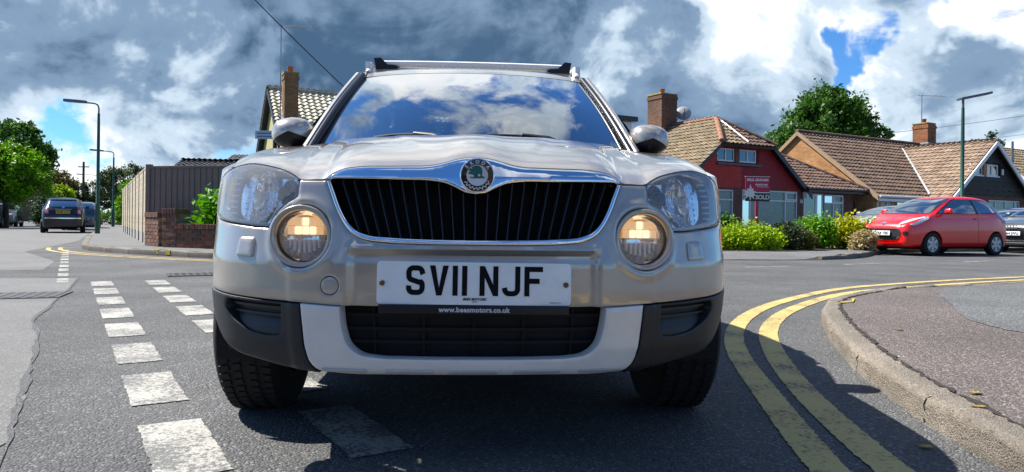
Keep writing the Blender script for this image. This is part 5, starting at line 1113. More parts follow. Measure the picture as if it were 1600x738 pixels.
# ---------------------------------------------------------------- red tile hung house
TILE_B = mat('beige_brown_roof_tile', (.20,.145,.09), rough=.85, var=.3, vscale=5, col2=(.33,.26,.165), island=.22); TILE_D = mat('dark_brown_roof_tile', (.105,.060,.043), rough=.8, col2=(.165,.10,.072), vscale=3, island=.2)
TILE_R = mat('red_hanging_tile', (.22,.009,.013), rough=.7, col2=(.27,.014,.018), vscale=4, island=.12); TILE_R_LIT = mat('lit_red_hanging_tile', (.40,.030,.022), rough=.7, col2=(.46,.045,.03), vscale=4, island=.12); TERRA = mat('terracotta_ridge', (.30,.14,.085), rough=.8, var=.2, vscale=4)
h = thing('house', 'red tile hung chalet house with half hipped roof behind the SOLD sign', 'house', (10.27, 30.0, 0), rad(HANG))
F0 = lambda a, z, d: (a, d, z)                       # front wall, depth inwards
tc_, hw_, ez, rz_ = -.75, 3.68, 2.28, 5.30            # gable centre, half width, eaves, ridge
sl = (rz_-ez)/hw_; hz_ = 4.04; hx = (rz_-hz_)/sl
wins = [rect(-2.78-.7,-1.28,.72,2.13), rect(-.78,2.65,.55,2.17)]
wall(h, 'wall', [(tc_-hw_+.12,0),(tc_+hw_-.12,0),(tc_+hw_-.12,2.22),(tc_-hw_+.12,2.22)], wins, F0, .25, BR_RED)
up = [rect(-2.24,-1.25,3.29,3.83), rect(-1.0,.03,3.29,3.84)]
gp_ = [(tc_-hw_+.05,2.22),(tc_+hw_-.05,2.22),(tc_+hx,hz_),(tc_-hx,hz_)]
wall(h, 'gable_wall', gp_, up, lambda a, z, d: (a, d+.02, z), .2, mat('gable_underlay', (.12,.01,.012), rough=.9))
MB().box((-1.25,-.03,3.25),(-1.0,.0,3.9)).build('brick_pier', BR_RED, h); MB().bbox((-2.30,-.10,3.14),(.22,.02,3.23), .01).build('lead_apron', mat('dark_lead', (.07,.075,.085), rough=.5), h)
# hanging tiles (courses), lit left and shaded right part put into two reds
VV = {0: [], 1: []}; FF = {0: [], 1: []}
tv, tf = tile_verts(.165, .10, 0, .018, ov=.03, th=.014, flat=True)
for j in range(18):
    z = 2.22+j*.10
    for i in range(-30, 30):
        a = i*.165+(.0825 if j % 2 else 0)-.75; c = np.array([[a+.0825, z+.05]])
        if not inside(c, np.array(gp_))[0] or any(u[0][0]-.06 < a+.0825 < u[1][0]+.06 and u[0][1]-.12 < z+.05 < u[2][1]+.02 for u in up) or (-1.27 < a+.08 < -.98 and z > 3.15): continue
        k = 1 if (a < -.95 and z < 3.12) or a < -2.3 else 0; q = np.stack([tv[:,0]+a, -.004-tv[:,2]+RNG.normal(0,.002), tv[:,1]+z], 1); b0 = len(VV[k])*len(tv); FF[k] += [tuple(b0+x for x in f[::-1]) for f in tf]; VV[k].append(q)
for k, m_ in ((0, TILE_R), (1, TILE_R_LIT)): stuff(mesh_obj('hanging_tiles', np.vstack(VV[k]), FF[k], m_, h))
window(h, F0, -3.48,-1.28,.72,2.13, (-2.35,), (1.72,)); window(h, F0, -.78,2.65,.55,2.17, (-.28,1.89), (1.74,), top_lights=((1.92,2.62,1.78,2.14),))
for u in up: window(h, F0, u[0][0],u[1][0],u[0][1],u[2][1], ((u[0][0]+u[1][0])/2,), (), curtain=False, fw=.06, sill=False, gl=mat('blue_curtained_pane', (.015,.035,.11), rough=.03, coat=1.0, var=.2))
# main roof: ridge runs back from the street
DEP = 8.5; hb = 1.5
ang_ = math.atan(sl); vl = hw_/math.cos(ang_)+.25
hv = 1.55                                              # how far back the half hip reaches the ridge
def lp(sg):   # plane polygon in (into depth, upslope) coordinates
    full = hw_/math.cos(ang_); e = (hz_-ez)/math.sin(ang_)
    return [(-.28,-.25),(DEP,-.25),(DEP,full),(hv,full),(-.28,e)]
roof_plane(h, (tc_-hw_,0,ez), (0,1,0), (math.cos(ang_),0,math.sin(ang_)), [(x, y) for x, y in lp(-1)], .30,.30, TILE_B) if False else None
# left plane: eave along depth; use U pointing towards the street so that normals face out
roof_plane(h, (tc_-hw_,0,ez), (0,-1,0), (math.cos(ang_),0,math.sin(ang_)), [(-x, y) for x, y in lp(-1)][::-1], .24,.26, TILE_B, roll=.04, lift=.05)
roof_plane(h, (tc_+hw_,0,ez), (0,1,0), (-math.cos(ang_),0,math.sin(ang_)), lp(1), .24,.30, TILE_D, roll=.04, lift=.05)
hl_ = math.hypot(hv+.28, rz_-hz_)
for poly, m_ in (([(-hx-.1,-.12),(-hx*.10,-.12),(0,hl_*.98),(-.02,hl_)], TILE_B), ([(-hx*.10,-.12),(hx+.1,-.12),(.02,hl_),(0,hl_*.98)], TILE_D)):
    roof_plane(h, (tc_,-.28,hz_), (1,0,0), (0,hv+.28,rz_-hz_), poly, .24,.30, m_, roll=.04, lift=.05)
MB().tube([(tc_-hx*.05,-.34,hz_+.08),(tc_+.02,hv,rz_+.08)], .035, 6).build('white_flashing_strip', UPVC, h)
ridge(h, (tc_-hx-.08,-.36,hz_+.04), (tc_,hv,rz_+.04), TERRA); ridge(h, (tc_+hx+.08,-.36,hz_+.04), (tc_,hv,rz_+.04), TILE_D); ridge(h, (tc_,hv,rz_+.03), (tc_,DEP,rz_+.03), TERRA)
b = MB()
for sg in (-1, 1): b.prism([(tc_+sg*(hw_+.32), ez-.42),(tc_+sg*(hw_+.30), ez-.16),(tc_+sg*(hx), hz_+.02),(tc_+sg*(hx), hz_-.20)], -.31, -.25, lambda a, z, d: (a, d, z))
b.box((tc_-hx,-.312,hz_-.16),(tc_+hx,-.25,hz_-.02)); b.build('bargeboard', FASC, h); MB().bbox((tc_+hw_-.02,-.28,1.92),(tc_+hw_+.10,-.05,2.30), .03).build('corbel', UPVC, h)
MB().box((tc_-hw_+.12,.25,0),(tc_-hw_+.37,DEP,ez)).box((tc_+hw_-.37,.25,0),(tc_+hw_-.12,DEP,ez)).box((tc_-hw_+.12,DEP-.25,0),(tc_+hw_-.12,DEP,ez)).build('side_wall', BR_RED, h)
MB().box((tc_-hw_+.5,1.2,0),(tc_+hw_-.5,1.25,2.4)).box((tc_-1.5,1.2,2.4),(tc_+1.5,1.25,3.9)).build('inner_wall', VOID, h)
# right hand wing with porch
w0, w1 = tc_+hw_-.10, 6.42
wall(h, 'wing_wall', rect(w0,w1,0,2.30), [rect(3.04,4.41,0.02,2.12), rect(4.45,5.83,.85,2.10)], F0, .25, BR_RED)
window(h, F0, 4.45,5.83,.85,2.10, (5.12,), (1.72,), top_lights=((5.15,5.80,1.75,2.07),))
dr = window(h, F0, 3.95,4.41,.02,2.12, (), (), sill=False); dr = bpy.data.objects.new('door', None); link(dr, h)
b = MB().box((3.04,.03,.02),(3.13,.10,2.12)).box((3.86,.03,.02),(3.95,.10,2.12)).box((3.13,.03,2.03),(3.86,.10,2.12)).box((3.13,.03,.02),(3.86,.10,.25)); b.build('door_frame', UPVC, dr); MB().box((3.13,.05,.25),(3.86,.07,2.03)).build('pane', WGL, dr); MB().box((3.80,.0,1.0),(3.84,.03,1.16)).build('handle', CHR2, dr)
put_text('18', .22, UPVC, h, Matrix.Translation((2.86,-.012,1.75)) @ RX, bold=.006)
wd = 6.0; wz = 2.34; wr_ = 4.25; ws_ = math.hypot(wd/2+.3, wr_-wz)
roof_plane(h, (0,-.35,wz), (1,0,0), (0,wd/2+.3,wr_-wz), [(2.95,-.05),(7.05,-.05),(4.4,ws_),(2.95,ws_)], .24,.31, TILE_D, roll=.035, lift=.05)
sl2 = math.hypot(2.65, wr_-wz)
roof_plane(h, (7.05,-.35,wz), (0,1,0), (-2.65,0,wr_-wz), [(0,-.05),(wd+.6,-.05),(wd/2+.3,sl2)], .24,.31, TILE_D, roll=.035, lift=.05)
ridge(h, (7.05,-.36,wz+.05), (4.4,wd/2-.05,wr_+.05), TILE_D); MB().tube([(2.9,-.42,wz-.03),(7.1,-.42,wz-.03)], .055, 8).box((2.9,-.38,wz-.17),(7.08,-.33,wz-.01)).build('gutter', FASC, h, 60)
MB().tube([(7.0,-.40,wz-.05),(6.9,-.25,wz-.20),(6.55,-.06,wz-.45),(6.52,-.06,.1)], .035, 6).build('downpipe', FASC, h, 60); MB().box((w1-.25,.25,0),(w1,wd,2.3)).build('wing_side_wall', BR_RED, h)
chimney(h, (tc_-.25,4.8), .95, .95, 4.2, 6.75, BR_CH, 1); MB().prism([(-.62,-.35),(.62,-.35),(.62,.35),(-.62,.35)], 0, .05, lambda a, c, d: (tc_-.62+a*.35-.2, 4.8+c*1.6, 4.88+a*.42+d)).build('chimney_flashing', LEAD, h)
# satellite dish on the chimney
sd = MB().lathe([(.001,.0),(.15,.015),(.28,.055),(.36,.10),(.365,.10),(.28,.045),(.15,.004),(.001,-.012)], 24, axis='Y'); dsh = bpy.data.objects.new('satellite_dish', None); link(dsh); tag(dsh, 'grey satellite dish beside the brown brick chimney of the red house', 'satellite dish')
sd.build('dish', mat('grey_dish', (.38,.38,.38), rough=.5), dsh, 60); MB().tube([(0,.02,-.30),(0,-.42,-.12),(0,-.44,-.02)], .016, 6).build('feed_arm', FASC, dsh); MB().tube([(0,.02,0),(-.15,.22,-.1),(-.33,.30,-.3)], .025, 6).build('mount', LEAD, dsh)
_c, _s = math.cos(rad(HANG)), math.sin(rad(HANG)); loc2 = lambda o, t, v, z: (o[0]+t*_c-v*_s, o[1]+t*_s+v*_c, z)
dsh.location = loc2((10.27,30.0), tc_+.80, 4.45, 6.02); dsh.rotation_euler = (rad(-18), 0, rad(-8))
# ---------------------------------------------------------------- house with flat dormer (mostly hidden by the SUV)
h0 = thing('house', 'house with white flat roofed dormer behind the SUV door mirror', 'house', (3.2, 27.2, 0), rad(HANG))
TILE_T = mat('terracotta_roof_tile', (.26,.12,.07), rough=.85, col2=(.36,.19,.11), vscale=4, island=.2)
MB().box((-4,0,0),(3.0,.25,2.4)).box((-4,6.5,0),(3.0,6.75,2.4)).build('wall', BR_RED, h0); a_ = math.atan2(2.9,3.4)
wall(h0, 'gable_wall', [(0,0),(6.75,0),(6.75,2.4),(3.4,5.2),(0,2.4)], [], lambda a, z, d: (3.0-d, a, z), .25, BR_RED)
wall(h0, 'gable_wall', [(0,0),(6.75,0),(6.75,2.4),(3.4,5.2),(0,2.4)], [], lambda a, z, d: (-4+d, a, z), .25, BR_RED)
roof_plane(h0, (-4.3,-.2,2.35), (1,0,0), (0,3.6,2.95), [(0,-.1),(7.5,-.1),(7.5,4.65),(0,4.65)], .26,.30, TILE_T, roll=.04, lift=.05)
roof_plane(h0, (3.2,7.0,2.35), (-1,0,0), (0,-3.6,2.95), [(0,-.1),(7.5,-.1),(7.5,4.65),(0,4.65)], .26,.30, TILE_T, roll=.04, lift=.05)
ridge(h0, (-4.3,3.4,5.32), (3.2,3.4,5.32), TERRA)
dm = bpy.data.objects.new('dormer', None); link(dm, h0); DF_ = lambda a, z, d: (a, .9+d, z)
wall(dm, 'dormer_front', rect(-1.2,2.4,3.0,4.85), [rect(.9,2.1,3.30,4.62)], DF_, .12, UPVC); window(dm, DF_, .9,2.1,3.30,4.62, (1.5,), (), curtain=False, sill=True)
MB().box((2.28,1.025,2.9),(2.4,3.6,4.85)).build('dormer_cheek', TILE_T, dm); MB().box((-1.2,1.025,2.9),(-1.08,3.6,4.85)).build('dormer_cheek', TILE_T, dm); MB().bbox((-1.4,.7,4.86),(2.6,3.8,5.06), .02).build('dormer_roof', FASC, dm)
# ---------------------------------------------------------------- orange brick house with cross gable
TILE_G = mat('brown_grey_roof_tile', (.125,.078,.053), rough=.85, col2=(.20,.135,.095), vscale=2.5, island=.2); TILE_P = mat('tan_roof_tile', (.24,.165,.115), rough=.85, col2=(.33,.24,.17), vscale=2.5, island=.25)
o2 = (16.8, 33.0); h2 = thing('house', 'orange brick house with brown tiled roof and dark timber clad cross gable', 'house', (*o2, 0), rad(HANG))
D2 = 8.4; E2_ = 2.18; R2_ = 5.50
wall(h2, 'gable_wall', [(0,0),(D2,0),(D2,E2_),(D2/2,R2_-.05),(0,E2_)], [rect(2.55,3.15,2.62,3.45)], lambda a, z, d: (d, a, z), .25, BR_OR)
window(h2, lambda a, z, d: (d, a, z), 2.55,3.15,2.62,3.45, (), (), curtain=False)
wall(h2, 'wall', rect(.25,13,0,E2_), [rect(.55,1.55,.9,2.0), rect(1.8,3.9,.9,2.0)], lambda a, z, d: (a, d, z), .25, BR_OR)
window(h2, F0, .55,1.55,.9,2.0, (1.05,), ()); window(h2, F0, 1.8,3.9,.9,2.0, (2.5,3.2), (1.65,))
s2 = math.hypot(D2/2+.3, R2_-E2_+.12); roof_plane(h2, (-.12,-.3,E2_-.12), (1,0,0), (0,D2/2+.3,R2_-E2_+.12), [(0,-.05),(13,-.05),(13,s2),(0,s2)], .28,.32, TILE_G, roll=.035, lift=.05)
roof_plane(h2, (13,D2+.3,E2_-.12), (-1,0,0), (0,-D2/2-.3,R2_-E2_+.12), [(0,-.05),(13,-.05),(13,s2),(0,s2)], .28,.32, TILE_G, roll=.035, lift=.05)
ridge(h2, (-.15,D2/2,R2_+.06), (13,D2/2,R2_+.06), TILE_G)
b = MB().prism([(-.3,E2_-.30),(-.3,E2_-.05),(D2/2,R2_+.05),(D2+.3,E2_-.05),(D2+.3,E2_-.30),(D2/2,R2_-.17)], -.14, -.03, lambda a, z, d: (d, a, z)); b.build('verge_board', mat('tan_verge', (.34,.24,.15), rough=.7), h2)
MB().tube([(-.1,-.36,E2_-.10),(4.3,-.36,E2_-.10)], .06, 8).box((-.1,-.31,E2_-.32),(4.4,-.27,E2_-.12)).tube([(.1,-.36,E2_-.15),(.12,-.10,E2_-.35),(.12,-.06,.1)], .04, 6).build('gutter', UPVC, h2, 60)
g0, g1, gc, gz, gr_ = 4.25, 11.65, 7.95, 2.25, 5.06; gv = -1.0
FG = lambda a, z, d: (a, gv+d, z)
gw = [rect(6.24,7.28,3.32,3.90), rect(7.58,8.74,3.32,3.90)]
wall(h2, 'cross_gable_wall', [(g0+.25,2.30),(g1-.25,2.30),(gc,gr_-.12)], gw, lambda a, z, d: (a, gv+d+.03, z), .2, DKWOOD)
wall(h2, 'cross_gable_base', rect(g0+.2,g1-.2,0,2.30), [rect(5.0,7.3,.9,2.1), rect(7.86,10.9,.7,2.1)], FG, .25, BR_RED)
window(h2, FG, 7.86,10.9,.7,2.1, (8.53,9.5,10.45), (1.62,)); window(h2, FG, 5.0,7.3,.9,2.1, (5.7,6.5), (1.62,))
for u in gw: window(h2, FG, u[0][0],u[1][0],u[0][1],u[2][1], ((u[0][0]+u[1][0])/2,), (), curtain=False, fw=.07, sill=True)
MB().box((7.28,gv-.04,3.34),(7.58,gv+.05,3.92)).build('timber_infill', mat('orange_timber', (.34,.15,.05), rough=.6), h2)
for j in range(12):   # waney boards, one by one
    z = 2.32+j*.235; half = (gr_-.14-z)*(gc-g0)/(gr_-gz)-.1
    if half < .3: break
    segs = [(gc-half, gc+half)] if not (3.05 < z < 3.92) else [(gc-half, 6.12), (8.88, gc+half)]
    for a0, a1 in segs:
        if a1-a0 < .2: continue
        n = max(3, int((a1-a0)/.18)); top = [(a0+(a1-a0)*k/n, z+.25) for k in range(n+1)]; bot = [(a0+(a1-a0)*k/n, z+.02*math.sin(k*1.7+j)+RNG.normal(0,.018)) for k in range(n+1)]
        MB().prism(bot+top[::-1], gv-.012-.02*(j % 2)-.006, gv+.028, lambda a, zz, d: (a, d, zz)).build('cladding_board', DKWOOD, h2)
ag = math.atan2(gr_-gz, gc-g0); gl_ = math.hypot(gr_-gz, gc-g0)
vr = lambda z: (z-E2_+.12)/(R2_-E2_+.12)*(D2/2+.3)-.3     # where the main plane reaches height z
roof_plane(h2, (g0,gv-.35,gz), (0,-1,0), (math.cos(ag),0,math.sin(ag)), [(0,-.3),(0,gl_),(-(vr(gr_)-gv+.6),gl_),(-(vr(gz)-gv+.5),0),(-(vr(gz)-gv+.3),-.3)][::-1], .27,.30, TILE_P, roll=.04, lift=.05)
roof_plane(h2, (g1,gv-.35,gz), (0,1,0), (-math.cos(ag),0,math.sin(ag)), [(0,-.3),(vr(gz)-gv+.4,-.3),(vr(gr_)-gv+.6,gl_),(0,gl_)], .27,.30, TILE_P, roll=.04, lift=.05)
ridge(h2, (gc,gv-.38,gr_+.05), (gc,vr(gr_),gr_+.05), TILE_P)
b = MB(); [b.prism([(gc+sg*(gc-g0+.30), gz-.42),(gc+sg*(gc-g0+.30), gz-.20),(gc, gr_+.02),(gc, gr_-.22)], gv-.38, gv-.31, lambda a, z, d: (a, d, z)) for sg in (-1,1)]; b.build('bargeboard', UPVC, h2)
MB().tube([(g0-.05,vr(gz)-.1,gz+.05),(gc,vr(gr_),gr_+.06)], .05, 6).build('valley_flashing', LEAD, h2); MB().bbox((5.85,gv-.08,3.35),(6.02,gv-.02,3.55), .02).bbox((8.95,gv-.08,3.4),(9.12,gv-.02,3.7), .02).build('alarm_box', UPVC, h2)
MB().box((g0+.2,gv+.25,0),(g0+.45,.0,gz)).build('cross_gable_side', BR_OR, h2); MB().box((.4,1.5,0),(12.5,1.55,2.1)).build('inner_wall', VOID, h2); MB().box((gc-1.2,.2,2.0),(gc+1.2,.3,3.7)).build('inner_gable_wall', VOID, h2)
chimney(h2, (11.0,D2/2), .85, .85, 4.6, 6.75, brick_mat('red_chimney_brick', (.36,.13,.05), (.24,.09,.04), (.25,.18,.12)), 1, mat('red_pot', (.34,.05,.03), rough=.6)); MB().bbox((10.45,D2/2-.6,5.0),(11.55,D2/2+.5,5.62), .05).build('chimney_flashing', mat('grey_lead', (.20,.21,.22), rough=.5), h2)
aerial(loc2(o2, 10.75, D2/2, 6.6), 1.9, 'thin aerial with one long arm beside the red chimney pot of the orange house', 1.6, rad(10))
# ---------------------------------------------------------------- white gable house at the right edge
h3 = thing('house', 'white rendered gable house at the right edge behind the orange house', 'house', (31.0, 41.5, 0), rad(HANG))
wall(h3, 'gable_wall', [(0,0),(7,0),(7,3.0),(3.5,5.7),(0,3.0)], [], lambda a, z, d: (d, a, z), .25, RENDERW); MB().box((.25,0,0),(9,.25,3.0)).build('wall', RENDERW, h3)
q3 = math.hypot(3.8,2.95); roof_plane(h3, (-.3,-.3,2.85), (1,0,0), (0,3.8,2.95), [(0,-.1),(9,-.1),(9,q3),(0,q3)], .3,.33, TILE_B, roll=.04, lift=.05); roof_plane(h3, (8.7,7.3,2.85), (-1,0,0), (0,-3.8,2.95), [(0,-.1),(9,-.1),(9,q3),(0,q3)], .3,.33, TILE_B, roll=.04, lift=.05)
MB().prism([(-.3,2.6),(-.3,2.85),(3.5,5.8),(7.3,2.85),(7.3,2.6),(3.5,5.55)], -.36, -.28, lambda a, z, d: (d, a, z)).build('verge_board', UPVC, h3); MB().tube([(-.1,1.6,4.2),(-.1,1.6,5.9)], .07, 8).build('flue_pipe', mat('blue_grey_pipe', (.10,.13,.18), rough=.5), h3)
# ---------------------------------------------------------------- cream tiled house on the left
h4 = thing('house', 'house with cream pantiled roof and tall brick chimney behind the left door mirror', 'house', (-9.75, 30.2, 0), rad(27))
CREAM = mat('cream_pantile', (.56,.52,.38), rough=.75, col2=(.66,.62,.48), vscale=3)
wall(h4, 'gable_wall', [(0,0),(6.4,0),(6.4,4.05),(3.2,6.7),(0,4.05)], [], lambda a, z, d: (d, a, z), .25, RENDERY); MB().box((.25,0,0),(8,.25,4.05)).box((.25,6.15,0),(8,6.4,4.05)).build('wall', RENDERY, h4)
q4 = math.hypot(3.4,2.8)
roof_plane(h4, (-.22,-.2,3.95), (1,0,0), (0,3.4,2.8), [(0,-.1),(4.6,-.1),(4.6,q4),(0,q4)], .29,.29, CREAM, roll=.055, lift=.055, single=True, deck=mat('shadow_batten', (.10,.09,.06), rough=.9), jitter=.003)
roof_plane(h4, (4.38,-.2,3.95), (1,0,0), (0,3.4,2.8), [(0.01,-.1),(4.0,-.1),(4.0,q4),(0.01,q4)], .29,.29, CREAM, roll=.055, lift=.055)
roof_plane(h4, (8.1,6.6,3.95), (-1,0,0), (0,-3.4,2.8), [(0,-.1),(8.3,-.1),(8.3,q4),(0,q4)], .29,.29, CREAM, roll=.055, lift=.055)
ridge(h4, (-.22,3.2,6.80), (8.1,3.2,6.80), CREAM, .10); MB().prism([(-.25,3.68),(-.25,3.95),(3.2,6.82),(6.6,3.95),(6.6,3.68),(3.2,6.55)], -.27, -.18, lambda a, z, d: (d, a, z)).build('verge_board', FASC, h4)
chimney(h4, (.46,1.30), 0.60, .62, 4.6, 7.10, brick_mat('yellow_brown_chimney_brick', (.33,.19,.085), (.24,.13,.06), (.24,.18,.11)), 1, cap=.10)
MB().prism([(-.4,-.4),(.4,-.4),(.4,.4),(-.4,.4)], 0, .03, lambda a, c, d: (.46+a, 1.30+c*.9, 5.29+c*.74+d)).build('chimney_flashing', LEAD, h4)
MB().tube([(-.35,.0,1.8),(-.35,.0,4.3)], .09, 8).build('downpipe', FASC, h4)
c4, s4 = math.cos(rad(27)), math.sin(rad(27))
aerial((-9.75+.05*c4-1.3*s4, 30.2+.05*s4+1.3*c4, 5.2), 4.1, 'tall television aerial mast strapped to the chimney of the cream roofed house', 1.5, rad(12), fancy=True)
sg_ = thing('house_sign', 'small pale blue name sign on a bracket beside the cream roofed house', 'sign', (-10.15, 29.2, 4.15)); MB().bbox((-.45,-.02,-.17),(.45,.02,.17), .01).build('board', mat('pale_blue_sign', (.42,.52,.62), rough=.5), sg_); MB().box((.45,-.02,-.03),(.75,.02,.03)).build('bracket', FASC, sg_)
for dz in (.06,-.07): MB().box((-.36,-.026,dz-.025),(.36,-.021,dz+.025)).build('sign_line', mat('grey_sign_lines', (.12,.16,.2), rough=.6), sg_)
# small bungalows behind the fence
h5 = thing('house', 'low bungalow roof of dark tiles seen over the wooden fence', 'house', (-15.2, 31.5, 0), rad(8)); TILE_K = mat('dark_slate_tile', (.045,.05,.06), rough=.6, col2=(.08,.085,.10), vscale=3, island=.25)
MB().box((0,0,0),(5.0,.25,2.5)).box((0,0.25,0),(.25,5,2.5)).box((4.75,.25,0),(5,5,2.5)).build('wall', RENDERW, h5); q5 = math.hypot(2.7,1.0)
roof_plane(h5, (-.3,-.3,2.42), (1,0,0), (0,2.7,1.0), [(0,-.05),(5.6,-.05),(5.6,q5),(0,q5)], .24,.26, TILE_K, roll=.045, lift=.05); roof_plane(h5, (5.3,5.1,2.42), (-1,0,0), (0,-2.7,1.0), [(0,-.05),(5.6,-.05),(5.6,q5),(0,q5)], .24,.26, TILE_K, roll=.045, lift=.05); MB().bbox((2.2,-.1,2.55),(4.6,.1,2.75), .02).build('white_fascia', UPVC, h5)
h6 = thing('house', 'distant house with red pot on its chimney left of the cream roofed house', 'house', (-20.75, 50, 0), 0); MB().box((0,0,0),(6,.3,4)).box((0,.3,0),(.3,6,4)).box((5.7,.3,0),(6,6,4)).build('wall', RENDERW, h6)
roof_plane(h6, (-.2,-.3,3.9), (1,0,0), (0,3.3,1.5), [(0,0),(6.4,0),(6.4,3.62),(0,3.62)], .3,.33, TILE_K, roll=.04, lift=.05); roof_plane(h6, (6.2,6.3,3.9), (-1,0,0), (0,-3.3,1.5), [(0,0),(6.4,0),(6.4,3.62),(0,3.62)], .3,.33, TILE_K, roll=.04, lift=.05)
chimney(h6, (1.95,2.9), .85, .8, 4.3, 5.4, BR_RED, 0); MB().lathe([(.22,0),(.17,.75),(.2,.8),(.2,.9)], 14, Matrix.Translation((1.95,2.9,5.46)), axis='Z').build('tall_pot', mat('bright_red_pot', (.50,.06,.03), rough=.6), h6, 50)
h7 = thing('house', 'far brown gabled house behind the trees at the end of the left road', 'house', (-62, 84, 0), rad(20)); wall(h7, 'gable_wall', [(0,0),(9,0),(9,2.6),(4.5,6.0),(0,2.6)], [rect(2,3.4,1,2.2), rect(5.4,6.8,1,2.2)], lambda a, z, d: (a, d, z), .3, mat('brown_render', (.16,.12,.07), rough=.9))
for a in (2,5.4): window(h7, F0, a,a+1.4,1,2.2, (a+.7,), (), curtain=False)
for sg in (-1,1): MB().prism([(4.5+sg*5.0,2.1),(4.5+sg*5.0,2.35),(4.5,6.2),(4.5,5.95)], -.4, 8, lambda a, z, d: (a, d, z)).build('roof', TILE_D, h7)
# ---------------------------------------------------------------- wooden fence at the corner
WOODG = mat('weathered_grey_fence_board', (.17,.125,.105), rough=.85, col2=(.235,.18,.155), vscale=3, bump=.5, bscale=25, island=.0); WOODL = mat('pale_fence_board', (.52,.44,.31), rough=.85, col2=(.62,.54,.40), vscale=3, bump=.4, bscale=25); CONC = mat('concrete_gravel_board', (.36,.35,.33), rough=.9, var=.2)
def fence(label, A, B_, z0, z1, m, grp, bw=.125, posts=(), gravel=True, boards=True, near=True, postm=None, gap=.0, tilt=1):
    A, B_ = np.array(A, float), np.array(B_, float); L_ = np.linalg.norm(B_-A); t = thing('wooden_fence', label, 'fence', (A[0], A[1], z0), math.atan2(B_[1]-A[1], B_[0]-A[0])); h_ = z1-z0; shared = None; n = int(L_/(bw-.012))
    for k in range(n):
        x = k*(bw-.012); dz = RNG.normal(0,.006)
        y0_, y1_ = (0,-.014) if tilt > 0 else (-.020,.0); zl = .25 if gravel else 0
        b = MB().add([(0,y0_,zl),(bw,y1_,zl),(bw,y1_+.01,zl),(0,y0_+.010,zl),(0,y0_,h_-.05),(bw,y1_,h_-.05),(bw,y1_+.01,h_-.05),(0,y0_+.010,h_-.05)], [(0,3,2,1),(4,5,6,7),(0,1,5,4),(1,2,6,5),(2,3,7,6),(3,0,4,7)]) if shared is None else None
        if shared is None: shared = b.build('fence_board', m, t); o = shared
        else: o = share('fence_board', shared, t)
        o.location = (x, -.02, dz); o.rotation_euler = (0, RNG.normal(0,.004), 0)
    for x in posts: MB().bbox((x-.055,-.055,0),(x+.055,.055,h_+.03), .008).build('fence_post', postm or m, t)
    MB().bbox((0,-.045,h_-.06),(L_,.03,h_-.01), .006).build('capping_rail', m, t)
    for z in (.45,h_*.55,h_-.3): MB().box((0,.012,z),(L_,.06,z+.08)).build('rail', m, t)
    if gravel: MB().bbox((0,-.03,-.03),(L_,.02,.245), .008).build('gravel_board', CONC, t)
    return t
FC = (-7.95,15.55)
fence('grey weathered close board fence facing the road behind the brick wall', FC, (-2.0,13.9), .11, 1.84, WOODG, None, .16, posts=(0.0,3.0,6.0), gravel=False)
# the pale run along the side road: posts proud of the boards
A, B_ = np.array(FC)+np.array([-.02,.06]), np.array((-16.2,29.6)); 
tf = fence('pale close board fence running away along the left pavement', (B_[0],B_[1]), (A[0],A[1]), .11, 1.87, WOODL, None, .145, posts=[k*1.83 for k in range(1,9)], gravel=True, postm=mat('brown_fence_post', (.22,.18,.14), rough=.85), tilt=-1)
# ---------------------------------------------------------------- low brick garden wall, brick by brick
BRK = [mat('brick_shade_%s' % n, c, rough=.9, var=.25, vscale=22, bump=.5, bscale=60, bdist=.006) for n, c in (('dark', (.105,.052,.036)), ('red', (.20,.072,.042)), ('brown', (.15,.085,.055)), ('orange', (.25,.115,.06)))]
MORT = mat('pale_mortar', (.24,.21,.175), rough=.95, var=.2, vscale=30)
def brick_wall(label, A, B_, z0, courses, th=.22, coping=True, pier=None):
    A, B_ = np.array(A, float), np.array(B_, float); L_ = np.linalg.norm(B_-A); t = thing('garden_wall', label, 'wall', (A[0], A[1], z0), math.atan2(B_[1]-A[1], B_[0]-A[0])); proto = {}
    MB().box((.008,.010,0),(L_-.008,th-.010,courses*.075-.006)).build('mortar_core', MORT, t)
    def put(x, y, z, l, w, hh, k):
        key = (round(l,3), round(w,3), round(hh,3), k)
        if key not in proto: o = MB().bbox((0,0,0),(l,w,hh), .006).build('brick', BRK[k], t); proto[key] = o
        else: o = share('brick', proto[key], t)
        o.location = (x+RNG.normal(0,.001), y+RNG.normal(0,.0018), z)
    for c in range(courses):
        x = -.1125 if c % 2 else 0
        while x < L_-.02:
            x0, x1 = max(0, x), min(L_, x+.215)
            if x1-x0 > .05: put(x0, 0, c*.075, x1-x0, .102, .065, int(RNG.choice(4, p=[.25,.35,.25,.15])))
            x += .225
    if coping:
        x = 0
        while x < L_-.03: put(x, -.018, courses*.075, .066, th+.036, .105, int(RNG.choice(3))); x += .075
    return t
brick_wall('low red brick garden wall with soldier course coping beside the pavement', (-6.75,14.28), (-4.6,13.35), .11, 5)
brick_wall('square brick pier at the end of the low garden wall', (-7.10,14.42), (-6.76,14.275), .11, 9, .34)
brick_wall('short brick wall between the pier and the fence corner', (-7.85,15.20), (-7.28,14.62), .11, 8, .22)
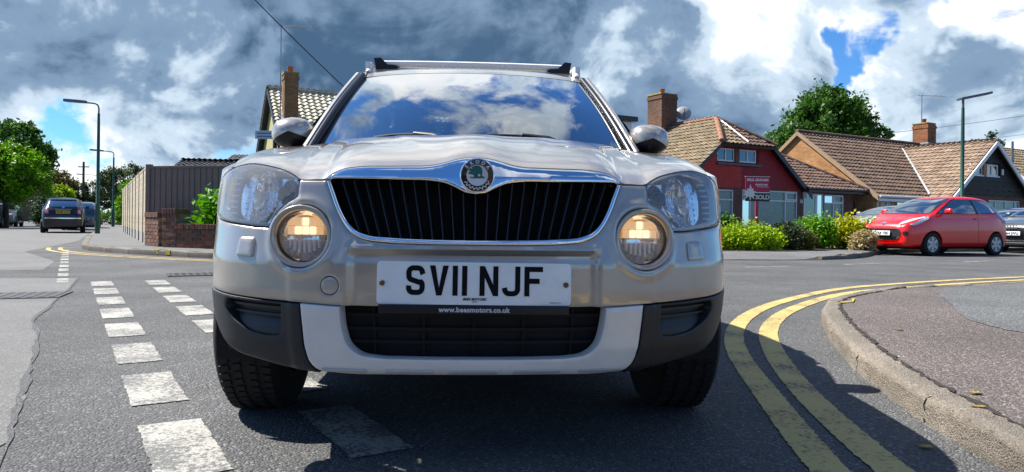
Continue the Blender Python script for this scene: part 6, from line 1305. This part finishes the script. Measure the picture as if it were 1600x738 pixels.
# bins behind the wall
for (x, y, c, nm, lb) in ((-6.05,14.95,(.012,.09,.05),'green_bin','green lidded wheelie bin behind the leafy garden wall'),(-5.3,14.75,(.10,.035,.02),'brown_bin','brown wheelie bin beside the green bin')):
    t = thing('wheelie_bin', lb, 'bin', (x, y, .11), rad(-24)); m_ = mat(nm, c, rough=.5); MB().add([(-.23,-.25,.05),(.23,-.25,.05),(.23,.25,.05),(-.23,.25,.05),(-.29,-.33,.98),(.29,-.33,.98),(.29,.33,.98),(-.29,.33,.98)], [(0,3,2,1),(4,5,6,7),(0,1,5,4),(1,2,6,5),(2,3,7,6),(3,0,4,7)]).build('bin_body', m_, t); MB().bbox((-.31,-.36,.98),(.31,.36,1.06), .03).build('lid', m_, t, 50)
# ---------------------------------------------------------------- street lamps, poles, sign, cables
LGRN = mat('green_lamp_post_paint', (.012,.075,.050), rough=.5, var=.12, vscale=8); LHEAD = mat('grey_lamp_head', (.13,.15,.17), rough=.4, metal=.3); POLEW = mat('weathered_timber_pole', (.085,.07,.055), rough=.9, var=.2)
def lamp(label, x, y, H_, arm, led=False, rz=0.0):
    t = thing('street_lamp', label, 'street lamp', (x, y, .11), rz, 'street lamps along the roads')
    MB().lathe([(.085,0),(.085,1.0),(.078,1.05),(.055,1.08),(.050,H_*.75),(.042,H_-.25)], 14, axis='Z').build('post', LGRN, t, 50); MB().box((-.045,-.088,.45),(.045,-.080,.85)).build('access_door', LGRN, t)
    if led:
        MB().tube([(0,0,H_-.3),(0,0,H_)], .035, 8).build('spigot', LHEAD, t); o = MB().bbox((-.12,-.14,-.035),(.82,.14,.035), .02).build('lamp_head', LHEAD, t, 50); o.location = (0,0,H_+.03); o.rotation_euler = (0, rad(-12), 0)
    else:
        MB().tube([(0,0,H_-.3),(0,0,H_-.05),(-.04,0,H_+.05),(-.14,0,H_+.10),(-.45,0,H_+.13),(-arm*.5,0,H_+.15)], .028, 8).build('arm', LHEAD, t, 60)
        o = MB().prism([(0,-.06),(-.30,-.13),(-.75,-.11),(-.80,0),(-.75,.11),(-.30,.13),(0,.06)], -.045, .045).build('lamp_head', LHEAD, t, 40); o.location = (-arm*.5+.02,0,H_+.15); o.rotation_euler = (0, rad(4), 0)
    return t
lamp('tall green lamp post at the left kerb beside the black city car', -14.68, 25.16, 4.50, .95)
lamp('second green lamp post further along the left pavement', -23.7, 42.2, 4.35, 1.3)
lamp('farthest thin lamp post down the left road', -41.5, 71, 4.6, 2.6)
lamp('green lamp post with flat LED head behind the red hatchback', 13.45, 21.25, 4.42, 0, led=True)
tp_ = thing('telegraph_pole', 'thin dark telegraph pole beyond the black city car', 'pole', (-46.5, 77, 0)); MB().tube([(0,0,0),(0,0,6.6)], [.15,.11], 10).build('pole', POLEW, tp_, 60); MB().box((-.6,-.05,6.0),(.6,.05,6.1)).build('crossarm', POLEW, tp_)
WIRE = mat('black_cable', (.012,.012,.013), rough=.6)
def cable(label, a, b_, sag, r): 
    a, b_ = Vector(a), Vector(b_); pts = [a.lerp(b_, k/24)-Vector((0,0,sag*4*(k/24)*(1-k/24))) for k in range(25)]; tag(MB().tube(pts, r, 5).build('overhead_cable', WIRE), label, 'cable', 'overhead cables')
cable('overhead cable crossing the sky above the tall aerial mast', (-9.9,19.0,9.6), (-5.4,23.5,4.9), .12, .017)
cable('thin overhead cable behind the right lamp post', (16.5,42,5.6), (40,47,9.2), .25, .012); cable('lower thin overhead cable behind the right lamp post', (17.5,43,5.0), (42,48,8.2), .3, .010)
sg2 = thing('estate_agent_sign', 'red and black SOLD board on a red post in the front garden', 'sign', (6.02, 17.45, .11), rad(4)); SRED = mat('sign_crimson', (.42,.012,.055), rough=.5, var=.05); SBLK = mat('sign_black', (.008,.008,.009), rough=.5)
MB().box((-.032,.012,0),(.032,.062,1.72)).build('post', SRED, sg2); MB().box((-.305,-.012,1.40),(.305,.01,1.775)).build('top_board', SRED, sg2); MB().box((-.305,-.012,1.175),(.305,.01,1.375)).build('sold_board', SBLK, sg2); MB().box((-.305,-.0115,1.377),(.305,.0095,1.398)).box((-.315,-.013,1.775),(.315,.011,1.786)).build('white_border', WHITEP, sg2)
put_text('PAUL GRAHAM', .088, WHITEP, sg2, Matrix.Translation((.0,-.0135,1.695)) @ RX, bold=.003, spacing=.86); put_text('020 8773 7200', .056, WHITEP, sg2, Matrix.Translation((.095,-.0135,1.58)) @ RX, bold=.002, spacing=.9); put_text('SOLD', .145, WHITEP, sg2, Matrix.Translation((.125,-.0135,1.272)) @ RX, bold=.004, spacing=.95)
MB().box((-.02,-.0135,1.525),(.27,-.0125,1.535)).build('rule', WHITEP, sg2)
lf = [(-.19,1.20),(-.215,1.30),(-.33,1.22),(-.285,1.30),(-.36,1.335),(-.30,1.37),(-.35,1.44),(-.27,1.43),(-.255,1.50),(-.215,1.46),(-.185,1.60),(-.15,1.47),(-.105,1.50),(-.11,1.42),(-.045,1.42),(-.09,1.36),(-.05,1.31),(-.11,1.30),(-.08,1.22),(-.17,1.29),(-.175,1.20)]
MB().prism(lf, -.0165, -.0135, lambda a, z, d: (a, d, z)).build('maple_leaf', WHITEP, sg2)
rw = brick_wall('low bright red wall far down the left pavement', (-30.6,51.6), (-29.7,51.3), .11, 5, .2, False)
# ================================================================== trees and plants
def leaf_mat(name, col, col2, trans=.35):
    col, col2 = tone(col, .95), tone(col2, .95)
    m = bpy.data.materials.new(name); m.use_nodes = True; nt = m.node_tree; N = nt.nodes; L = nt.links; N.remove(N['Principled BSDF'])
    g = N.new('ShaderNodeNewGeometry'); mx = N.new('ShaderNodeMix'); mx.data_type = 'RGBA'; mx.inputs[6].default_value = (*col,1); mx.inputs[7].default_value = (*col2,1); L.new(g.outputs['Random Per Island'], mx.inputs[0])
    tc = N.new('ShaderNodeTexCoord'); n = N.new('ShaderNodeTexNoise'); n.inputs['Scale'].default_value = .9; n.inputs['Detail'].default_value = 3; L.new(tc.outputs['Object'], n.inputs[0]); r = N.new('ShaderNodeMapRange'); r.inputs[1].default_value = .3; r.inputs[2].default_value = .7; r.inputs[3].default_value = .7; r.inputs[4].default_value = 1.3; L.new(n.outputs['Fac'], r.inputs[0])
    s = N.new('ShaderNodeVectorMath'); s.operation = 'SCALE'; L.new(mx.outputs[2], s.inputs[0]); L.new(r.outputs[0], s.inputs['Scale'])
    d = N.new('ShaderNodeBsdfPrincipled'); d.inputs['Roughness'].default_value = .55; d.inputs['Specular IOR Level'].default_value = .3; t = N.new('ShaderNodeBsdfTranslucent'); x = N.new('ShaderNodeMixShader'); x.inputs[0].default_value = trans
    L.new(s.outputs[0], d.inputs['Base Color']); L.new(s.outputs[0], t.inputs['Color']); L.new(d.outputs[0], x.inputs[1]); L.new(t.outputs[0], x.inputs[2]); L.new(x.outputs[0], N['Material Output'].inputs[0]); return m
BARK = mat('bark', (.075,.055,.04), rough=.95, var=.3, vscale=9, bump=.7, bscale=30)
def leaves(name, centers, n, size, m, parent, spread=.35, up=.3, asp=1.7):
    """many small folded leaf faces scattered round clump centres"""
    C = np.array(centers, float); k = RNG.integers(0, len(C), n); P = C[k, :3]+RNG.normal(0, 1, (n, 3))*C[k, 3:4]*spread
    nr = RNG.normal(0, 1, (n, 3)); nr[:, 2] += up*2; nr /= np.linalg.norm(nr, axis=1)[:, None]; a = np.cross(nr, RNG.normal(0, 1, (n, 3))); a /= np.linalg.norm(a, axis=1)[:, None]; b = np.cross(nr, a)
    s = size*RNG.uniform(.6, 1.35, (n, 1)); v = np.stack([P-a*s*asp*.5, P-b*s*.42-nr*s*.1, P+a*s*asp*.5, P+b*s*.42-nr*s*.1], 1).reshape(-1, 3)
    f = np.arange(4*n).reshape(n, 4); me = bpy.data.meshes.new(name); me.vertices.add(4*n); me.vertices.foreach_set('co', v.ravel()); me.loops.add(4*n); me.loops.foreach_set('vertex_index', f.ravel().astype(np.int32)); me.polygons.add(n); me.polygons.foreach_set('loop_start', np.arange(0, 4*n, 4, dtype=np.int32)); me.update(calc_edges=True); me.materials.append(m)
    return link(bpy.data.objects.new(name, me), parent)
def clumps(lobes, n, r=.5, shell=.55):
    out = []
    w = np.array([l[3]*l[4]*l[5] for l in lobes]); w = w/w.sum()
    for i in RNG.choice(len(lobes), n, p=w):
        x, y, z, a, b, c = lobes[i]; d = RNG.normal(0, 1, 3); d /= np.linalg.norm(d); q = RNG.uniform(shell, 1)**.6; out.append((x+d[0]*a*q, y+d[1]*b*q, z+d[2]*c*q, r*RNG.uniform(.6, 1.3)))
    return out
def tree(name, label, x, y, trunk_h, lobes, nleaf, size, m, r=.5, nc=140, tr=.16, grp=None, spread=.35, cat='tree', shell=.5):
    t = thing(name, label, cat, (x, y, 0), 0, grp); cl = clumps(lobes, nc, r, shell); b = MB(); top = np.array([lobes[0][0]*.3, lobes[0][1]*.3, trunk_h])
    b.tube([(0,0,-.05),(.03,.02,trunk_h*.5),tuple(top),(top[0]*1.4,top[1]*1.4,trunk_h+.35*max(l[2]+l[5]-trunk_h for l in lobes))], [tr*1.25,tr,tr*.85,tr*.4], 9)
    for i in range(0, min(len(cl), 46)):
        c = cl[i]; s = np.array([top[0], top[1], trunk_h+(c[2]-trunk_h)*RNG.uniform(.0,.35)]); mid = s+(np.array(c[:3])-s)*.55+np.array([0,0,.12*abs(c[2]-trunk_h)]); b.tube([tuple(s), tuple(mid), c[:3]], [tr*.42,tr*.22,tr*.06], 5, cap=False)
    b.build('trunk', BARK, t, 60); leaves('crown', cl, nleaf, size, m, t, spread); return t
def bush(name, label, x, y, z, lobes, nleaf, size, m, r=.2, nc=90, grp=None, cat='bush', spread=.4, shell=.7, up=.5):
    t = thing(name, label, cat, (x, y, z), 0, grp); cl = clumps(lobes, nc, r, shell); b = MB()
    for i in range(min(12, len(cl))): b.tube([(lobes[0][0]+RNG.normal(0,.05),lobes[0][1]+RNG.normal(0,.05),0), tuple(np.array(cl[i][:3])*.6), cl[i][:3]], [.018,.012,.005], 5)
    # inner mass of twigs so that the bush is not see-through
    b.build('stems', BARK, t); leaves('foliage', cl, nleaf, size, m, t, spread, up); return t
LF_OAK = leaf_mat('deep_green_leaf', (.030,.085,.014), (.085,.18,.03)); LF_BRI = leaf_mat('bright_green_leaf', (.085,.22,.018), (.19,.38,.035)); LF_DK = leaf_mat('dark_hedge_leaf', (.012,.035,.012), (.03,.075,.02)); LF_YEL = leaf_mat('yellow_green_leaf', (.17,.30,.015), (.36,.46,.03)); LF_GLD = leaf_mat('golden_leaf', (.30,.33,.012), (.52,.52,.03)); LF_GRY = leaf_mat('grey_green_leaf', (.05,.075,.03), (.11,.14,.06)); LF_RED = leaf_mat('purple_red_leaf', (.10,.012,.02), (.20,.03,.035)); LF_OLV = leaf_mat('olive_brown_leaf', (.075,.075,.02), (.16,.14,.04)); LF_GLS = leaf_mat('glossy_laurel_leaf', (.06,.20,.015), (.16,.38,.03)); STRAW = leaf_mat('straw_grass', (.36,.28,.13), (.52,.43,.24)); LF_PIN = leaf_mat('blue_green_needle', (.02,.055,.03), (.045,.10,.05))
# right: big tree behind the houses
tree('oak_tree', 'large round green tree rising behind the roofs of the red and orange houses', 23.0, 52.0, 5.0, [(0,0,8.0,3.3,3.0,2.3),(-1.8,0,7.0,2.2,2.4,1.6),(1.9,0,7.2,2.4,2.4,1.7),(0,0,9.2,2.2,2.0,1.5),(2.9,.4,6.3,1.3,1.5,.9),(-3.0,0,6.4,1.2,1.5,1.2)], 22000, .20, LF_OAK, r=.75, nc=230, tr=.30, spread=.36, shell=.3)
tree('pine_tree', 'small dark pine top with spreading branches behind the dark gable', 44.0, 66.0, 6.8, [(0,0,8.2,1.3,1.3,.5),(-.9,0,7.6,.8,.8,.28),(1.2,0,7.1,1.2,.9,.28),(.1,0,9.3,.5,.5,.4),(1.9,0,6.9,.7,.6,.25),(-.2,0,6.6,1.5,1,.3)], 5200, .17, LF_PIN, r=.45, nc=60, tr=.12)
tree('leafy_tree', 'pale green tree top just above the tan roof ridge', 36.0, 62.0, 4.5, [(0,0,6.2,1.9,1.6,1.5)], 4500, .2, LF_BRI, r=.6, nc=60)
# right: front garden
bush('hedge', 'bright yellow green clipped hedge in front of the red house', 5.2, 16.9, .11, [(-.55,0,.24,.72,.5,.27),(.25,0,.25,.72,.5,.29),(.80,.05,.22,.40,.45,.26),(.0,0,.1,1.1,.45,.20)], 17000, .045, LF_YEL, r=.20, nc=240, cat='hedge', spread=.5, shell=.78)
bush('shrub', 'grey green straggly shrub between the yellow hedge and the round bush', 6.72, 17.25, .11, [(0,0,.30,.30,.3,.30)], 3600, .045, LF_GRY, r=.2, nc=60)
bush('shrub', 'tall dark green shrub behind the yellow hedge', 5.3, 18.6, .11, [(0,0,.50,.6,.3,.28)], 3000, .06, LF_OAK, r=.2, nc=60)
bush('round_bush', 'rounded mid green bush in front of the porch', 7.85, 18.35, .11, [(0,0,.38,.40,.4,.36)], 7000, .05, LF_BRI, r=.18, nc=120, spread=.5, shell=.8)
bush('heather_shrub', 'low purple brown shrub at the foot of the round bush', 7.10, 17.35, .11, [(0,0,.22,.36,.25,.24)], 2400, .035, LF_OLV, r=.14, nc=50)
bush('golden_bush', 'golden yellow leafy bush left of the silver car', 8.85, 18.7, .11, [(0,0,.44,.38,.34,.26),(.05,-.1,.27,.36,.34,.24)], 6500, .06, LF_GLD, r=.20, nc=110, spread=.5)
bush('grass_tuft', 'dry straw coloured grass tuft beside the golden bush', 8.75, 17.65, .11, [(0,0,.18,.30,.2,.26)], 1800, .05, STRAW, r=.15, nc=50, cat='grass')
bush('red_shrub', 'purple red leafy shrub in front of the silver car', 10.05, 19.6, .11, [(0,0,.42,.40,.3,.28)], 3200, .05, LF_RED, r=.2, nc=60)
bush('garden_shrub', 'green and gold low shrub by the nose of the red hatchback', 9.35, 18.4, .11, [(0,0,.35,.42,.3,.36)], 3400, .05, LF_YEL, r=.2, nc=60)
# left: plants and trees
bush('laurel', 'bright glossy laurel growing over the low brick wall', -5.80, 14.45, .11, [(0,0,.55,.60,.28,.45),(.5,-.15,.5,.5,.28,.38),(-.42,.1,.75,.25,.22,.32)], 2300, .085, LF_GLS, r=.22, nc=90, spread=.5, up=.2)
tree('broadleaf_tree', 'bright green leafy tree at the left edge of the road', -28.9, 40.5, 1.4, [(0,0,3.2,2.1,1.9,1.5),(1.2,0,2.5,1.3,1.4,1.1),(-.8,0,4.1,1.6,1.5,1.0),(1.5,0,3.6,.8,.9,.7)], 15000, .13, LF_BRI, r=.45, nc=160)
tree('broadleaf_tree', 'taller dark green tree behind the bright one at the left edge', -33.6, 47.5, 3.0, [(0,0,5.4,2.4,2.2,1.7),(1.4,0,4.6,1.4,1.4,1.2),(2.0,0,5.0,.9,.9,.7),(0,0,6.6,1.4,1.3,.9)], 12000, .16, LF_OAK, r=.5, nc=150)
bush('clipped_hedge', 'large dark rounded hedge beside the left road', -32.2, 49.6, 0, [(0,0,1.0,1.15,.9,1.05),(.3,-.2,.6,1.2,.8,.7)], 11000, .08, LF_DK, r=.3, nc=160, cat='hedge', spread=.5, shell=.8)
tree('small_tree', 'yellow green small tree above the dark rounded hedge', -34.0, 53.5, 1.4, [(0,0,2.3,.9,.8,.7)], 3000, .1, LF_YEL, r=.3, nc=50)
tree('spreading_tree', 'olive brown flat topped tree at the end of the left road', -49.0, 76.0, 2.3, [(0,0,4.3,2.0,1.6,.8),(-1.3,0,3.8,1.1,1.1,.6),(1.4,0,3.8,1.2,1.1,.7),(.3,0,5.0,1.1,1,.5)], 6500, .15, LF_OLV, r=.5, nc=90)
tree('spreading_tree', 'dark straggly tree right of the olive tree beyond the city car', -46.2, 78.0, 1.5, [(0,0,3.2,2.2,1.6,1.1),(1.9,0,2.3,1.6,1.2,.8),(-1.2,0,2.2,1.2,1,1.2)], 6000, .14, LF_DK, r=.5, nc=80)
tree('round_tree', 'large rounded grey green tree beyond the pale fence', -37.6, 69.5, 2.4, [(0,0,4.3,2.5,2.0,1.5),(-1.6,0,3.5,1.5,1.4,1.2),(1.9,0,3.6,1.6,1.4,1.2)], 12000, .15, LF_GRY, r=.5, nc=150)
tree('garden_tree', 'bright green bushy tree behind the second lamp post', -23.9, 44.8, .8, [(0,0,1.9,.95,.8,1.1),(.7,0,1.5,.7,.6,.8),(-.4,0,1.0,.7,.6,.7)], 7500, .10, LF_BRI, r=.3, nc=110)
bush('hedge', 'dark green hedge at the far end of the left pavement', -28.0, 52.5, 0, [(0,0,.7,1.1,.8,.8),(-1.3,0,.55,.8,.7,.6)], 6000, .08, LF_OAK, r=.3, nc=90, cat='hedge')
bush('hedge', 'low bright hedge beyond the dark parked car on the left road', -37.5, 62.0, 0, [(0,0,.6,2.2,.7,.8)], 5000, .09, LF_BRI, r=.3, nc=90, cat='hedge')
# belt of trees closing the view along the horizon
cl = []
for k in range(260):
    a = rad(RNG.uniform(-62, 62)); d_ = RNG.uniform(120, 150); hgt = RNG.uniform(1.5, 4.5); cl.append((d_*math.sin(a), d_*math.cos(a), hgt*.5, hgt*.9))
fw_ = leaves('distant_trees', [(c[0], c[1], c[2], c[3]*1.4) for c in cl], 40000, .45, LF_OAK, None, .30); stuff(fw_, 'far belt of trees closing the view behind the houses', 'trees')
# what stands behind the photographer, seen only as reflections in paint and chrome
def behind(src, label, x, y, rz):
    c = copy_tree(src); c.location = (x, y, 0); c.rotation_euler = (0, 0, rad(rz)); c['label'] = label; return c
behind(h2, 'brick house behind the photographer, seen only as a reflection', 7.0, -17.0, 186); behind(h, 'red tile hung house behind the photographer, seen only as a reflection', -9.0, -19.0, 172)
ok_ = [o for o in bpy.data.objects if o.parent is None and o.name.startswith('oak_tree')][0]
behind(ok_, 'large tree behind the photographer beside the brick house, seen only as a reflection', -16.5, -15.0, 40)
